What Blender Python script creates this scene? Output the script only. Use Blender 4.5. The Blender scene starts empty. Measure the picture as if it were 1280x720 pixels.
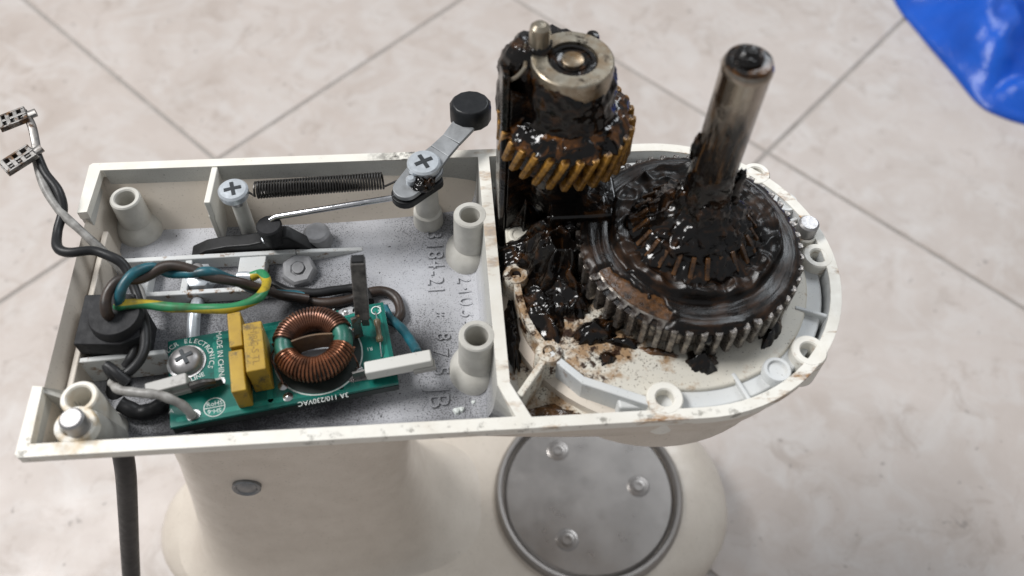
import bpy, bmesh, math, random
from mathutils import Vector, Matrix, noise
random.seed(7)
PI = math.pi
S = 0.01                       # everything below is written in centimetres
C = bpy.context.scene.collection
scene = bpy.context.scene

# ------------------------------------------------------------------ camera, world, lights, exposure
CAM = Vector((14.74, -25.94, 27.667))
RIGHT = Vector((0.9966, -0.0768, 0.0306)); UP = Vector((0.0464, 0.8257, 0.5622)); FWD = Vector((0.0685, 0.5588, -0.8265))
FPX = 1094.66                  # focal length for a 1280 pixel wide picture
cd = bpy.data.cameras.new('camera'); cam = bpy.data.objects.new('camera', cd); C.objects.link(cam)
cd.sensor_width = 36; cd.lens = FPX / 1280 * 36; cd.clip_start = 0.02; cd.clip_end = 50
m3 = Matrix((RIGHT, UP, -FWD)).transposed()
cam.matrix_world = Matrix.Translation(CAM * S) @ m3.to_4x4()
cd.dof.use_dof = True; cd.dof.focus_distance = 0.365; cd.dof.aperture_fstop = 7.5
scene.camera = cam

w = bpy.data.worlds.new('World'); scene.world = w; w.use_nodes = True
bg = w.node_tree.nodes['Background']; bg.inputs[0].default_value = (0.93, 0.96, 1.0, 1); bg.inputs[1].default_value = 0.35

def area(name, loc, target, size, power, col):
    l = bpy.data.lights.new(name, 'AREA'); l.shape = 'RECTANGLE'; l.size, l.size_y = size; l.energy = power; l.color = col
    o = bpy.data.objects.new(name, l); C.objects.link(o); o.location = loc
    o.rotation_euler = (Vector(target) - Vector(loc)).to_track_quat('-Z', 'Y').to_euler()
    return o
area('ceiling_lamp', (-0.95, 0.30, 1.5), (0.17, -0.06, -0.05), (0.75, 0.55), 39, (1.0, 0.99, 0.98))
area('added_highlight_lamp', (1.1, 1.1, 1.3), (0.2, -0.06, -0.1), (0.7, 0.7), 14, (0.9, 0.95, 1.0))  # second area lamp added for highlights, not a known window

scene.view_settings.view_transform = 'Standard'; scene.view_settings.look = 'None'
scene.view_settings.exposure = 0.0; scene.view_settings.gamma = 1.0
scene.render.engine = 'CYCLES'

# ------------------------------------------------------------------ helpers
def at(px, py, z):
    """point at height z seen at pixel (px,py) of the 1280x720 picture (centimetres)"""
    d = RIGHT * ((px - 640) / FPX) - UP * ((py - 360) / FPX) + FWD
    return CAM + d * ((z - CAM.z) / d.z)
def pts(*l): return [at(*p) for p in l]

class MB:
    def __init__(s): s.v = []; s.f = []
    def add(s, vs, fs):
        b = len(s.v); s.v += [tuple(v) for v in vs]; s.f += [tuple(i + b for i in f) for f in fs]; return s
    def prism(s, poly, z0, z1, cap=True):
        a = sum(poly[i][0]*poly[(i+1) % len(poly)][1] - poly[(i+1) % len(poly)][0]*poly[i][1] for i in range(len(poly)))
        if a < 0: poly = poly[::-1]
        n = len(poly)
        zz0 = z0 if hasattr(z0, '__len__') else [z0]*n; zz1 = z1 if hasattr(z1, '__len__') else [z1]*n
        vs = [(p[0], p[1], zz0[i]) for i, p in enumerate(poly)] + [(p[0], p[1], zz1[i]) for i, p in enumerate(poly)]
        fs = [(i, (i+1) % n, n+(i+1) % n, n+i) for i in range(n)]
        if cap: fs += [tuple(range(n-1, -1, -1)), tuple(range(n, 2*n))]
        return s.add(vs, fs)
    def box(s, x0, x1, y0, y1, z0, z1): return s.prism([(x0, y0), (x1, y0), (x1, y1), (x0, y1)], z0, z1)
    def obox(s, c, ax, ay, az):
        c, ax, ay, az = map(Vector, (c, ax, ay, az))
        vs = [c + sx*ax + sy*ay + sz*az for sz in (-1, 1) for sx, sy in ((-1, -1), (1, -1), (1, 1), (-1, 1))]
        return s.add(vs, [(3, 2, 1, 0), (4, 5, 6, 7), (0, 1, 5, 4), (1, 2, 6, 5), (2, 3, 7, 6), (3, 0, 4, 7)])
    def wall(s, a, b, t, z0, z1, z1b=None):
        a = Vector((a[0], a[1], 0)); b = Vector((b[0], b[1], 0)); d = (b-a).normalized(); n = Vector((-d.y, d.x, 0))*t/2
        z1b = z1 if z1b is None else z1b
        return s.prism([(a-n)[:2], (b-n)[:2], (b+n)[:2], (a+n)[:2]], z0, [z1, z1b, z1b, z1])
    def lathe(s, prof, org=(0, 0, 0), axis=(0, 0, 1), seg=32, close=False, fn=None):
        """prof: list of (radius, height)"""
        q = Vector((0, 0, 1)).rotation_difference(Vector(axis).normalized()); o = Vector(org)
        vs = []; fs = []; n = len(prof)
        for k in range(seg):
            a = 2*PI*k/seg
            for r, h in prof:
                if fn: r, h = fn(a, r, h)
                vs.append(o + q @ Vector((r*math.cos(a), r*math.sin(a), h)))
        for k in range(seg):
            k2 = (k+1) % seg
            for i in range(n - (0 if close else 1)):
                j = (i+1) % n
                fs.append((k*n+i, k2*n+i, k2*n+j, k*n+j))
        if not close:
            if prof[0][0] > 1e-6: fs.append(tuple(k*n for k in range(seg-1, -1, -1)))
            if prof[-1][0] > 1e-6: fs.append(tuple(k*n+n-1 for k in range(seg)))
        return s.add(vs, fs)
    def cyl(s, p, q, r, r2=None, seg=24):
        p, q = Vector(p), Vector(q); return s.lathe([(r, 0), (r if r2 is None else r2, (q-p).length)], p, q-p, seg)
    def ring(s, c, ro, ri, z0, z1, seg=32):
        return s.lathe([(ri, z0), (ro, z0), (ro, z1), (ri, z1)], (c[0], c[1], 0), seg=seg, close=True)
    def tube(s, path, r, seg=10, smooth=0, cap=True, flat=None):
        P = [Vector(p) for p in path]
        if smooth: P = catmull(P, smooth)
        n = len(P); T = [(P[min(i+1, n-1)] - P[max(i-1, 0)]).normalized() for i in range(n)]
        up = Vector((0, 0, 1)) if abs(T[0].z) < .9 else Vector((1, 0, 0))
        u = T[0].cross(up).normalized(); vs = []; fs = []
        for i in range(n):
            u = (u - T[i]*u.dot(T[i])).normalized(); v = T[i].cross(u)
            rr = r(i/(n-1)) if callable(r) else r
            for k in range(seg):
                a = 2*PI*k/seg; vs.append(P[i] + u*(math.cos(a)*rr) + v*(math.sin(a)*rr*(flat or 1)))
        for i in range(n-1):
            for k in range(seg):
                k2 = (k+1) % seg; fs.append((i*seg+k, i*seg+k2, (i+1)*seg+k2, (i+1)*seg+k))
        if cap: fs += [tuple(range(seg-1, -1, -1)), tuple((n-1)*seg+k for k in range(seg))]
        return s.add(vs, fs)
    def loft(s, loops, cap0=False, cap1=False, closed=True):
        n = len(loops[0]); vs = [p for l in loops for p in l]; fs = []
        for j in range(len(loops)-1):
            for i in range(n if closed else n-1):
                k = (i+1) % n; fs.append((j*n+i, j*n+k, (j+1)*n+k, (j+1)*n+i))
        if cap0: fs.append(tuple(range(n-1, -1, -1)))
        if cap1: fs.append(tuple((len(loops)-1)*n+i for i in range(n)))
        return s.add(vs, fs)

def catmull(P, k):
    out = []; n = len(P)
    for i in range(n-1):
        p0, p1, p2, p3 = P[max(i-1, 0)], P[i], P[i+1], P[min(i+2, n-1)]
        for j in range(k):
            t = j/k
            out.append(.5*((2*p1) + (p2-p0)*t + (2*p0-5*p1+4*p2-p3)*t*t + (3*p1-p0-3*p2+p3)*t**3))
    out.append(P[-1]); return out

ORG = {}
def to_mesh(name, mb, org=(0, 0, 0), sharp=35, smooth=True):
    me = bpy.data.meshes.new(name); o = Vector(org)
    bm = bmesh.new(); vl = [bm.verts.new((Vector(v)-o)*S) for v in mb.v]
    for f in mb.f:
        try: bm.faces.new([vl[i] for i in f])
        except ValueError: pass
    bmesh.ops.recalc_face_normals(bm, faces=bm.faces)
    for f in bm.faces: f.smooth = smooth
    if sharp:
        for e in bm.edges:
            if len(e.link_faces) == 2 and e.calc_face_angle(0) > math.radians(sharp): e.smooth = False
    bm.to_mesh(me); bm.free(); return me
def obj(name, mb, mat, parent=None, bevel=0, seg=2, sharp=35, local=False, kind=None, rec=None):
    """link a mesh; coordinates are world centimetres unless local"""
    org = ORG.get(parent.name, (0, 0, 0)) if parent is not None else (0, 0, 0)
    if local: org = (0, 0, 0)
    me = to_mesh(name, mb, org, 0 if bevel else sharp); me.materials.append(mat)
    o = bpy.data.objects.new(name, me); C.objects.link(o)
    if parent is not None: o.parent = parent; ORG[o.name] = ORG.get(parent.name, (0, 0, 0))
    if bevel:
        b = o.modifiers.new('bevel', 'BEVEL'); b.width = bevel*S; b.segments = seg; b.limit_method = 'ANGLE'; b.angle_limit = math.radians(38); b.harden_normals = True
    if kind: o['kind'] = kind
    return o
def tag(o, label, cat, group=None):
    o['label'] = label; o['category'] = cat
    if group: o['group'] = group
    return o
def thing(name, loc, label, cat, group=None, rotz=0):
    o = bpy.data.objects.new(name, None); C.objects.link(o); o.location = Vector(loc)*S; o.rotation_euler = (0, 0, rotz)
    o.empty_display_size = 0.01; ORG[o.name] = tuple(loc); return tag(o, label, cat, group)
def instance(src, parent, mtx):
    """copy of a part sharing its mesh data, placed by a matrix in the thing's own frame"""
    c = src.copy(); C.objects.link(c); c.parent = parent; c.matrix_local = mtx; return c
def text_mb(txt, size):
    cu = bpy.data.curves.new('t', 'FONT'); cu.body = txt; cu.size = size; cu.align_x = 'CENTER'; cu.align_y = 'CENTER'; cu.resolution_u = 3
    o = bpy.data.objects.new('t', cu); C.objects.link(o)
    me = bpy.data.meshes.new_from_object(o.evaluated_get(bpy.context.evaluated_depsgraph_get()))
    mb = MB(); mb.add([v.co[:] for v in me.vertices], [tuple(p.vertices) for p in me.polygons])
    bpy.data.objects.remove(o); bpy.data.curves.remove(cu); bpy.data.meshes.remove(me); return mb
def place(mb, pos, xdir, ydir):
    pos, xd, yd = Vector(pos), Vector(xdir).normalized(), Vector(ydir).normalized()
    mb.v = [tuple(pos + xd*v[0] + yd*v[1] + xd.cross(yd)*v[2]) for v in mb.v]; return mb
def fill2d(outer, holes, z0, z1):
    """flat plate with holes, as a mesh builder (via a filled 2D curve)"""
    cu = bpy.data.curves.new('f', 'CURVE'); cu.dimensions = '2D'; cu.fill_mode = 'BOTH'; cu.extrude = (z1-z0)/2
    for poly in [outer]+holes:
        sp = cu.splines.new('POLY'); sp.points.add(len(poly)-1); sp.use_cyclic_u = True
        for i, p in enumerate(poly): sp.points[i].co = (p[0], p[1], 0, 1)
    o = bpy.data.objects.new('f', cu); C.objects.link(o)
    me = bpy.data.meshes.new_from_object(o.evaluated_get(bpy.context.evaluated_depsgraph_get()))
    bm = bmesh.new(); bm.from_mesh(me); bmesh.ops.remove_doubles(bm, verts=bm.verts, dist=1e-4)
    bm.verts.index_update(); mb = MB(); mb.add([(v.co.x, v.co.y, v.co.z+(z0+z1)/2) for v in bm.verts], [tuple(v.index for v in f.verts) for f in bm.faces]); bm.free()
    bpy.data.objects.remove(o); bpy.data.curves.remove(cu); bpy.data.meshes.remove(me); return mb
def arc(c, r, a0, a1, n): return [(c[0]+r*math.cos(math.radians(a0+(a1-a0)*i/n)), c[1]+r*math.sin(math.radians(a0+(a1-a0)*i/n))) for i in range(n+1)]
def fbm(x, y, z=0, o=4): return noise.fractal(Vector((x, y, z)), 0.9, 2.1, o, noise_basis='PERLIN_ORIGINAL')
def sm(a, b, x):
    t = max(0, min(1, (x-a)/(b-a))); return t*t*(3-2*t)

# ------------------------------------------------------------------ materials
HO = (12, -6.55, -6.5)          # origin of the housing, so that its paint can be laid out in scene centimetres
class N:
    def __init__(s, name, org=None):
        s.m = bpy.data.materials.new(name); s.m.use_nodes = True; s.t = s.m.node_tree; s.b = s.t.nodes['Principled BSDF']
        s.tc = s.t.nodes.new('ShaderNodeTexCoord').outputs['Object']
        if org:
            mp = s.t.nodes.new('ShaderNodeMapping'); mp.inputs['Location'].default_value = Vector(org)*S; s.t.links.new(s.tc, mp.inputs[0]); s.tc = mp.outputs[0]
    def link(s, a, b): s.t.links.new(a, b)
    def put(s, sock, val):
        if hasattr(val, 'is_linked'): s.link(val, sock)
        elif hasattr(val, '__len__') and len(val) == 3 and sock.type == 'RGBA': sock.default_value = (*val, 1)
        else: sock.default_value = val
    def noise(s, scale, detail=5, rough=.6, dist=0, vec=None, out=0):
        n = s.t.nodes.new('ShaderNodeTexNoise'); n.inputs['Scale'].default_value = scale; n.inputs['Detail'].default_value = detail
        n.inputs['Roughness'].default_value = rough; n.inputs['Distortion'].default_value = dist; s.link(vec or s.tc, n.inputs['Vector']); return n.outputs[out]
    def voronoi(s, scale, feature='F1', vec=None):
        n = s.t.nodes.new('ShaderNodeTexVoronoi'); n.feature = feature; n.inputs['Scale'].default_value = scale; s.link(vec or s.tc, n.inputs['Vector']); return n.outputs['Distance']
    def ramp(s, fac, a, b, ca=0.0, cb=1.0):
        n = s.t.nodes.new('ShaderNodeMapRange'); n.clamp = True; s.put(n.inputs[0], fac)
        for i, v in enumerate((a, b, ca, cb)): n.inputs[i+1].default_value = v
        return n.outputs[0]
    def mix(s, fac, a, b):
        n = s.t.nodes.new('ShaderNodeMix'); n.data_type = 'RGBA'; s.put(n.inputs[0], fac); s.put(n.inputs[6], a); s.put(n.inputs[7], b); return n.outputs[2]
    def math(s, op, a, b=0.0):
        n = s.t.nodes.new('ShaderNodeMath'); n.operation = op; s.put(n.inputs[0], a); s.put(n.inputs[1], b); return n.outputs[0]
    def sep(s, vec=None):
        n = s.t.nodes.new('ShaderNodeSeparateXYZ'); s.link(vec or s.tc, n.inputs[0]); return n.outputs
    def scaled(s, v):
        n = s.t.nodes.new('ShaderNodeMapping'); n.inputs['Scale'].default_value = v; s.link(s.tc, n.inputs[0]); return n.outputs[0]
    def bump(s, h, strength=.3, dist=.0005):
        n = s.t.nodes.new('ShaderNodeBump'); n.inputs['Strength'].default_value = strength; n.inputs['Distance'].default_value = dist
        s.link(h, n.inputs['Height']); 
        if s.b.inputs['Normal'].is_linked: s.link(s.b.inputs['Normal'].links[0].from_socket, n.inputs['Normal'])
        s.link(n.outputs[0], s.b.inputs['Normal'])
    def set(s, **k):
        names = dict(col='Base Color', rough='Roughness', metal='Metallic', coat='Coat Weight', spec='Specular IOR Level', sss='Subsurface Weight', coatr='Coat Roughness')
        for a, v in k.items(): s.put(s.b.inputs[names[a]], v)
        return s
    def sph(s, c, r0, r1):
        """mask 1 inside r0 .. 0 outside r1 of a centimetre point"""
        n = s.t.nodes.new('ShaderNodeVectorMath'); n.operation = 'DISTANCE'; s.link(s.tc, n.inputs[0]); n.inputs[1].default_value = Vector(c)*S
        return s.ramp(n.outputs['Value'], r0*S, r1*S, 1, 0)

def simple(name, col, rough=.5, metal=0, var=.25, nscale=150, bump=.12, bscale=900, dark=None, **k):
    n = N(name); f = n.ramp(n.noise(nscale), .35, .7)
    d = dark or tuple(c*(1-var) for c in col)
    n.set(col=n.mix(f, col, d), rough=n.ramp(n.noise(nscale*2.3), .3, .75, rough*.8, min(1, rough*1.25)), metal=metal, **k)
    if bump: n.bump(n.noise(bscale, 3), bump, .0003)
    return n.m

def m_enamel():
    n = N('cream_enamel'); c = n.mix(n.ramp(n.noise(60), .3, .75), (.66, .595, .515), (.58, .515, .44))
    c = n.mix(n.ramp(n.noise(900, 2), .62, .74, 0, .5), c, (.30, .27, .21))
    n.set(col=c, rough=n.ramp(n.noise(120), .3, .7, .3, .5)); n.bump(n.noise(1500, 2), .06, .0002); return n.m
def m_rim():
    # chipped, rust stained and grimy top edge
    n = N('chipped_rim_enamel', HO); c = n.mix(n.ramp(n.noise(90), .3, .75), (.77, .75, .69), (.69, .655, .58))
    rust = n.math('MULTIPLY', n.ramp(n.noise(85, 6, .65, 0, n.scaled((.4, 1, 1))), .545, .63), n.ramp(n.sep()[0], .13, .19))
    c = n.mix(rust, c, n.mix(n.ramp(n.noise(400), .35, .65), (.42, .24, .09), (.16, .07, .03)))
    chip = n.math('MULTIPLY', n.ramp(n.noise(150, 8, .72), .57, .66, 0, .75), n.ramp(n.sep()[1], -.11, -.126))
    c = n.mix(chip, c, (.16, .145, .12))
    c = n.mix(n.ramp(n.noise(330, 6, .7), .64, .72, 0, .6), c, (.33, .29, .22))
    c = n.mix(n.math('MULTIPLY', n.sph((13.3, 0, 0), .6, 2.2), n.ramp(n.noise(260, 6, .7), .42, .6)), c, (.05, .045, .04))
    c = n.mix(n.math('MULTIPLY', n.sph((1.8, -12, 0), .3, 1.8), n.ramp(n.noise(160, 5), .42, .6)), c, (.48, .33, .15))
    n.set(col=c, rough=n.ramp(n.noise(200), .3, .7, .32, .6)); n.bump(n.math('ADD', n.math('MULTIPLY', chip, -1), n.math('MULTIPLY', rust, .5)), .5, .0003); return n.m
def m_chamber():
    # dull grey-lilac primer with black overspray; walls keep the cream paint
    n = N('speckled_grey_primer', HO); z = n.sep()[2]
    base = n.mix(n.ramp(n.noise(35), .35, .7), (.48, .485, .51), (.37, .375, .40))
    cream = n.mix(n.ramp(n.noise(55), .3, .7), (.57, .565, .53), (.47, .462, .43))
    wl = n.ramp(n.math('ADD', z, n.math('MULTIPLY', n.math('SUBTRACT', n.noise(60), .5), .016)), -.0245, -.012)
    c = n.mix(wl, base, cream)
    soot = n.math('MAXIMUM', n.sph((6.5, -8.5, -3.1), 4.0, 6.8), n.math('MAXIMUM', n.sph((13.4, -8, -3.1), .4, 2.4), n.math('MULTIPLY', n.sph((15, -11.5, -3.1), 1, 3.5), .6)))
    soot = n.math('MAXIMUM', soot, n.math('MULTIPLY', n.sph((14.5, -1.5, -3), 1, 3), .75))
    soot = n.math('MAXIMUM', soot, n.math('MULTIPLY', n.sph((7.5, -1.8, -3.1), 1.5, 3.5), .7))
    fine = n.noise(2100, 2, .5)
    sp = n.ramp(n.math('ADD', fine, n.math('MULTIPLY', soot, .15)), .60, .72)
    c = n.mix(n.math('MULTIPLY', sp, n.ramp(wl, 0, 1, .85, .35)), c, (.05, .05, .055))
    c = n.mix(n.math('MULTIPLY', n.ramp(n.noise(420, 3), .69, .72), n.ramp(wl, 0, 1, 1, .4)), c, (.03, .03, .03))
    c = n.mix(n.math('MULTIPLY', n.math('MULTIPLY', soot, n.ramp(n.noise(45, 4), .3, .6, .55, 1.2)), .72), c, (.05, .05, .055))  # soot deepened to stand for the shade of the deep area behind the board
    n.set(col=c, rough=n.ramp(n.noise(80), .3, .7, .42, .62)); n.bump(fine, .25, .0003); return n.m
def m_gearfloor():
    # pale paint under old grease: brown stains gather on the left and under the gear
    n = N('stained_pale_paint', HO); c = n.mix(n.ramp(n.noise(70), .3, .7), (.66, .62, .53), (.60, .575, .51))
    near = n.math('MAXIMUM', n.sph((19.5, -8.5, -1), 2.0, 4.6), n.sph((17.3, -4, -1), 2, 4))
    near = n.math('MAXIMUM', near, n.math('MULTIPLY', n.sph((18.5, -11.8, -1.5), 1.2, 2.6), .85))
    st = n.ramp(n.math('ADD', n.noise(110, 7, .68), n.math('MULTIPLY', near, .2)), .60, .74)
    c = n.mix(n.math('MULTIPLY', st, .9), c, (.30, .17, .07))
    st2 = n.ramp(n.math('ADD', n.noise(150, 8, .72), n.math('MULTIPLY', near, .2)), .70, .76)
    c = n.mix(st2, c, (.03, .014, .008))
    sp = n.ramp(n.math('ADD', n.noise(1200, 2), n.math('MULTIPLY', near, .10)), .66, .72)
    c = n.mix(n.math('MULTIPLY', sp, .8), c, (.08, .05, .03))
    n.set(col=c, rough=n.mix(st2, (.5, .5, .5), (.2, .2, .2))); n.bump(n.noise(1000, 3), .12, .0003); return n.m
def m_pale():
    n = N('pale_blue_primer', HO); c = n.mix(n.ramp(n.noise(60), .3, .7), (.56, .58, .59), (.61, .61, .59))
    st = n.math('MULTIPLY', n.ramp(n.noise(140, 7, .7), .56, .64), n.ramp(n.sep()[0], .20, .18))
    c = n.mix(st, c, (.2, .11, .05)); c = n.mix(n.ramp(n.noise(1100, 2), .67, .72, 0, .6), c, (.12, .11, .1))
    n.set(col=c, rough=.5); n.bump(n.noise(1200, 2), .15, .0002); return n.m
def m_grease(name='black_grease', brown=.6, wet=.13, amber=(.065, .026, .007), lo=.52, bs=1.0):
    n = N(name); f = n.noise(150, 4, .55, .8)
    c = n.mix(n.ramp(f, lo, lo+.16, 0, brown), (.0042, .0031, .0026), amber)
    n.set(col=c, rough=n.ramp(n.noise(160, 3), .35, .7, wet*.6, wet*1.9), spec=.40)
    n.bump(n.noise(190*bs, 2, .45, 1.2), .20, .0016); return n.m
def m_combed():
    # grease wiped round and round: fine arcs about the gear axis
    n = N('combed_grease'); x, y, z = n.sep(); rr = n.math('SQRT', n.math('ADD', n.math('MULTIPLY', x, x), n.math('MULTIPLY', y, y))); an = n.math('ARCTAN2', x, n.math('ADD', y, .00001))
    cb = n.t.nodes.new('ShaderNodeCombineXYZ'); n.link(n.math('MULTIPLY', n.math('ADD', rr, n.math('MULTIPLY', n.noise(60, 2), .0013)), 1100), cb.inputs[0]); n.link(n.math('MULTIPLY', n.math('COSINE', an), 3.0), cb.inputs[1]); n.link(n.math('MULTIPLY', n.math('SINE', an), 3.0), cb.inputs[2])
    arcs = n.noise(1, 4, .6, 0, cb.outputs[0]); big = n.noise(90, 4, .6, .8)
    f = n.ramp(n.math('ADD', n.math('MULTIPLY', arcs, .6), n.math('MULTIPLY', big, .7)), .60, .86)
    c = n.mix(f, (.0045, .0033, .0027), (.042, .019, .008))
    n.set(col=c, rough=n.ramp(big, .35, .65, .22, .40), spec=.30); n.bump(arcs, .22, .0008); return n.m
def m_streak():
    # steel seen through dragged grease, streaks running up the shaft
    n = N('streaked_grease_film'); v = n.scaled((1, 1, .22)); f = n.noise(420, 5, .62, .9, v); g = n.noise(170, 4, .6, .6)
    c = n.mix(n.ramp(f, .46, .62), (.009, .006, .0045), (.075, .042, .018)); c = n.mix(n.ramp(g, .58, .70, 0, .6), c, (.24, .19, .14))
    n.set(col=c, rough=n.ramp(f, .3, .7, .2, .4), metal=n.ramp(g, .55, .68, 0, .6), spec=.45); n.bump(f, .4, .0008); return n.m
def m_brown():
    n = N('brown_grease_film'); c = n.mix(n.ramp(n.noise(260, 6, .65), .38, .66), (.12, .05, .012), (.014, .007, .0035))
    n.set(col=c, rough=n.ramp(n.noise(300), .3, .7, .16, .4), spec=.6); n.bump(n.noise(420, 5), .5, .001); return n.m
def m_bronze():
    n = N('greasy_bronze'); c = n.mix(n.ramp(n.noise(120, 5, .6), .42, .62), (.50, .25, .04), (.04, .016, .004))
    n.set(col=c, rough=n.ramp(n.noise(260), .3, .7, .2, .42), metal=.35); n.bump(n.noise(420, 5), .45, .0008); return n.m
def m_steel(name, col=(.52, .5, .47), rough=.25, film=0.0, axis=(1, 1, 1)):
    n = N(name); v = n.scaled((axis[0], axis[1], axis[2])); c = n.mix(n.ramp(n.noise(140, 5), .3, .75), col, tuple(x*.7 for x in col))
    r = n.ramp(n.noise(300, 5, .6, 0, v), .3, .7, rough*.7, rough*1.5); mt = 1.0
    if film:
        f = n.ramp(n.noise(160, 6, .65), .62-film*.3, .70-film*.3); c = n.mix(f, c, n.mix(n.ramp(n.noise(380), .4, .6), (.16, .075, .02), (.02, .01, .006))); mt = n.ramp(f, 0, 1, .95, .2)
    n.set(col=c, rough=r, metal=mt); n.bump(n.noise(700, 3, .6, 0, v), .12, .0002); return n.m
def m_shaft():
    n = N('steel_shaft_with_dragged_grease'); z = n.sep()[2]; v = n.scaled((1, 1, .16)); st = n.noise(330, 5, .62, .6, v); ed = n.noise(90, 4, .6, .5, n.scaled((1, 1, .35)))
    low = n.ramp(n.math('ADD', z, n.math('MULTIPLY', n.math('SUBTRACT', ed, .5), .06)), .081, .098, 1, 0)
    m = n.math('MULTIPLY', low, n.ramp(st, .30, .42)); steel = n.mix(n.ramp(n.noise(200, 4, .6, 0, v), .35, .65), (.40, .36, .31), (.27, .23, .19))
    gr_ = n.mix(n.ramp(n.noise(420, 4, .6, .5, v), .48, .64), (.007, .005, .004), (.10, .05, .018))
    n.set(col=n.mix(m, steel, gr_), rough=n.ramp(st, .3, .7, .16, .3), metal=n.ramp(m, 0, 1, 1, .1)); n.bump(n.math('MULTIPLY', m, st), .6, .0012); return n.m
def m_tooth():
    n = N('oily_gear_steel'); f = n.ramp(n.noise(230, 5, .6), .42, .6)
    c = n.mix(f, (.26, .235, .21), (.025, .016, .011)); n.set(col=c, rough=n.ramp(n.noise(300), .3, .7, .2, .36), metal=n.ramp(f, 0, 1, .9, .1)); n.bump(n.noise(500, 4), .3, .0005); return n.m
def m_stained():
    n = N('grease_stained_steel'); f = n.ramp(n.noise(90, 5, .6, .5), .40, .66)
    c = n.mix(f, (.40, .36, .29), (.17, .10, .04)); d = n.ramp(n.noise(150, 5, .6), .60, .68); c = n.mix(d, c, (.02, .012, .008))
    n.set(col=c, rough=n.ramp(n.noise(200), .3, .7, .22, .42), metal=n.ramp(f, 0, 1, .95, .5)); n.bump(n.noise(500, 3), .15, .0003); return n.m
def m_tile():
    n = N('grey_beige_floor_tile'); g = n.t.nodes.new('ShaderNodeNewGeometry').outputs['Position']
    oi = n.t.nodes.new('ShaderNodeObjectInfo').outputs['Random']
    off = n.t.nodes.new('ShaderNodeVectorMath'); off.operation = 'ADD'; n.link(g, off.inputs[0])
    cb = n.t.nodes.new('ShaderNodeCombineXYZ'); n.link(n.math('MULTIPLY', oi, 7.0), cb.inputs[0]); n.link(n.math('MULTIPLY', oi, 3.0), cb.inputs[1]); n.link(cb.outputs[0], off.inputs[1])
    v = off.outputs[0]
    c = n.mix(n.ramp(n.noise(7, 6, .62, .5, v), .36, .66), (.52, .462, .425), (.44, .38, .34))
    c = n.mix(n.ramp(n.noise(22, 6, .66, 1.2, v), .45, .66, 0, .7), c, (.56, .525, .50))
    c = n.mix(n.ramp(n.noise(34, 7, .7, .8, v), .54, .68, 0, .65), c, (.37, .31, .27))
    c = n.mix(n.ramp(n.noise(120, 2, .5, 0, v), .71, .76, 0, .6), c, (.25, .22, .2))
    n.set(col=c, rough=n.ramp(n.noise(30, 4, .6, 0, v), .3, .7, .38, .55)); n.bump(n.noise(60, 5, .6, 0, v), .06, .001); return n.m
def m_tarp():
    n = N('blue_plastic_tarp'); c = n.mix(n.ramp(n.noise(18, 4), .3, .7), (.006, .10, .56), (.004, .065, .40))
    n.set(col=c, rough=.27, spec=.5)
    s = n.sep(); wv = n.math('MULTIPLY', n.math('SINE', n.math('MULTIPLY', s[0], 2200)), n.math('SINE', n.math('MULTIPLY', s[1], 2200)))
    n.bump(n.noise(45, 4), .5, .003); n.bump(wv, .25, .0003); return n.m
def m_gw():
    n = N('green_yellow_insulation'); s = n.sep()
    d = n.math('SINE', n.math('ADD', n.math('MULTIPLY', s[1], 620), n.math('MULTIPLY', s[2], 700)))
    c = n.mix(n.ramp(d, -.08, .08), (.03, .22, .09), (.46, .34, .025)); c = n.mix(n.ramp(n.noise(120, 5), .5, .7, 0, .8), c, (.07, .06, .025))
    n.set(col=c, rough=.36); return n.m
def m_yellow():
    n = N('sooty_yellow_casing'); c = n.mix(n.ramp(n.noise(130), .35, .7), (.43, .27, .022), (.33, .20, .018))
    soot = n.ramp(n.math('ADD', n.noise(110, 5), n.math('MULTIPLY', n.noise(1300, 2), .35)), .69, .84)
    c = n.mix(n.math('MULTIPLY', soot, .9), c, (.05, .042, .03)); n.set(col=c, rough=.42); n.bump(n.noise(900, 3), .12, .0002); return n.m
def m_pcb():
    n = N('green_solder_mask'); c = n.mix(n.ramp(n.noise(120), .3, .7), (.004, .135, .105), (.003, .10, .082))
    c = n.mix(n.ramp(n.math('ADD', n.noise(140, 5), n.math('MULTIPLY', n.noise(1200, 2), .3)), .72, .9, 0, .75), c, (.012, .03, .027))
    n.set(col=c, rough=.24); n.bump(n.noise(500, 3), .05, .0002); return n.m
def m_dirty_white(name, col=(.62, .60, .56), amt=.5):
    n = N(name); c = n.mix(n.ramp(n.noise(180, 6, .65), .72-amt*.35, .86-amt*.35), col, (.10, .09, .08))
    n.set(col=c, rough=.45); n.bump(n.noise(700, 3), .15, .0002); return n.m

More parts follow.
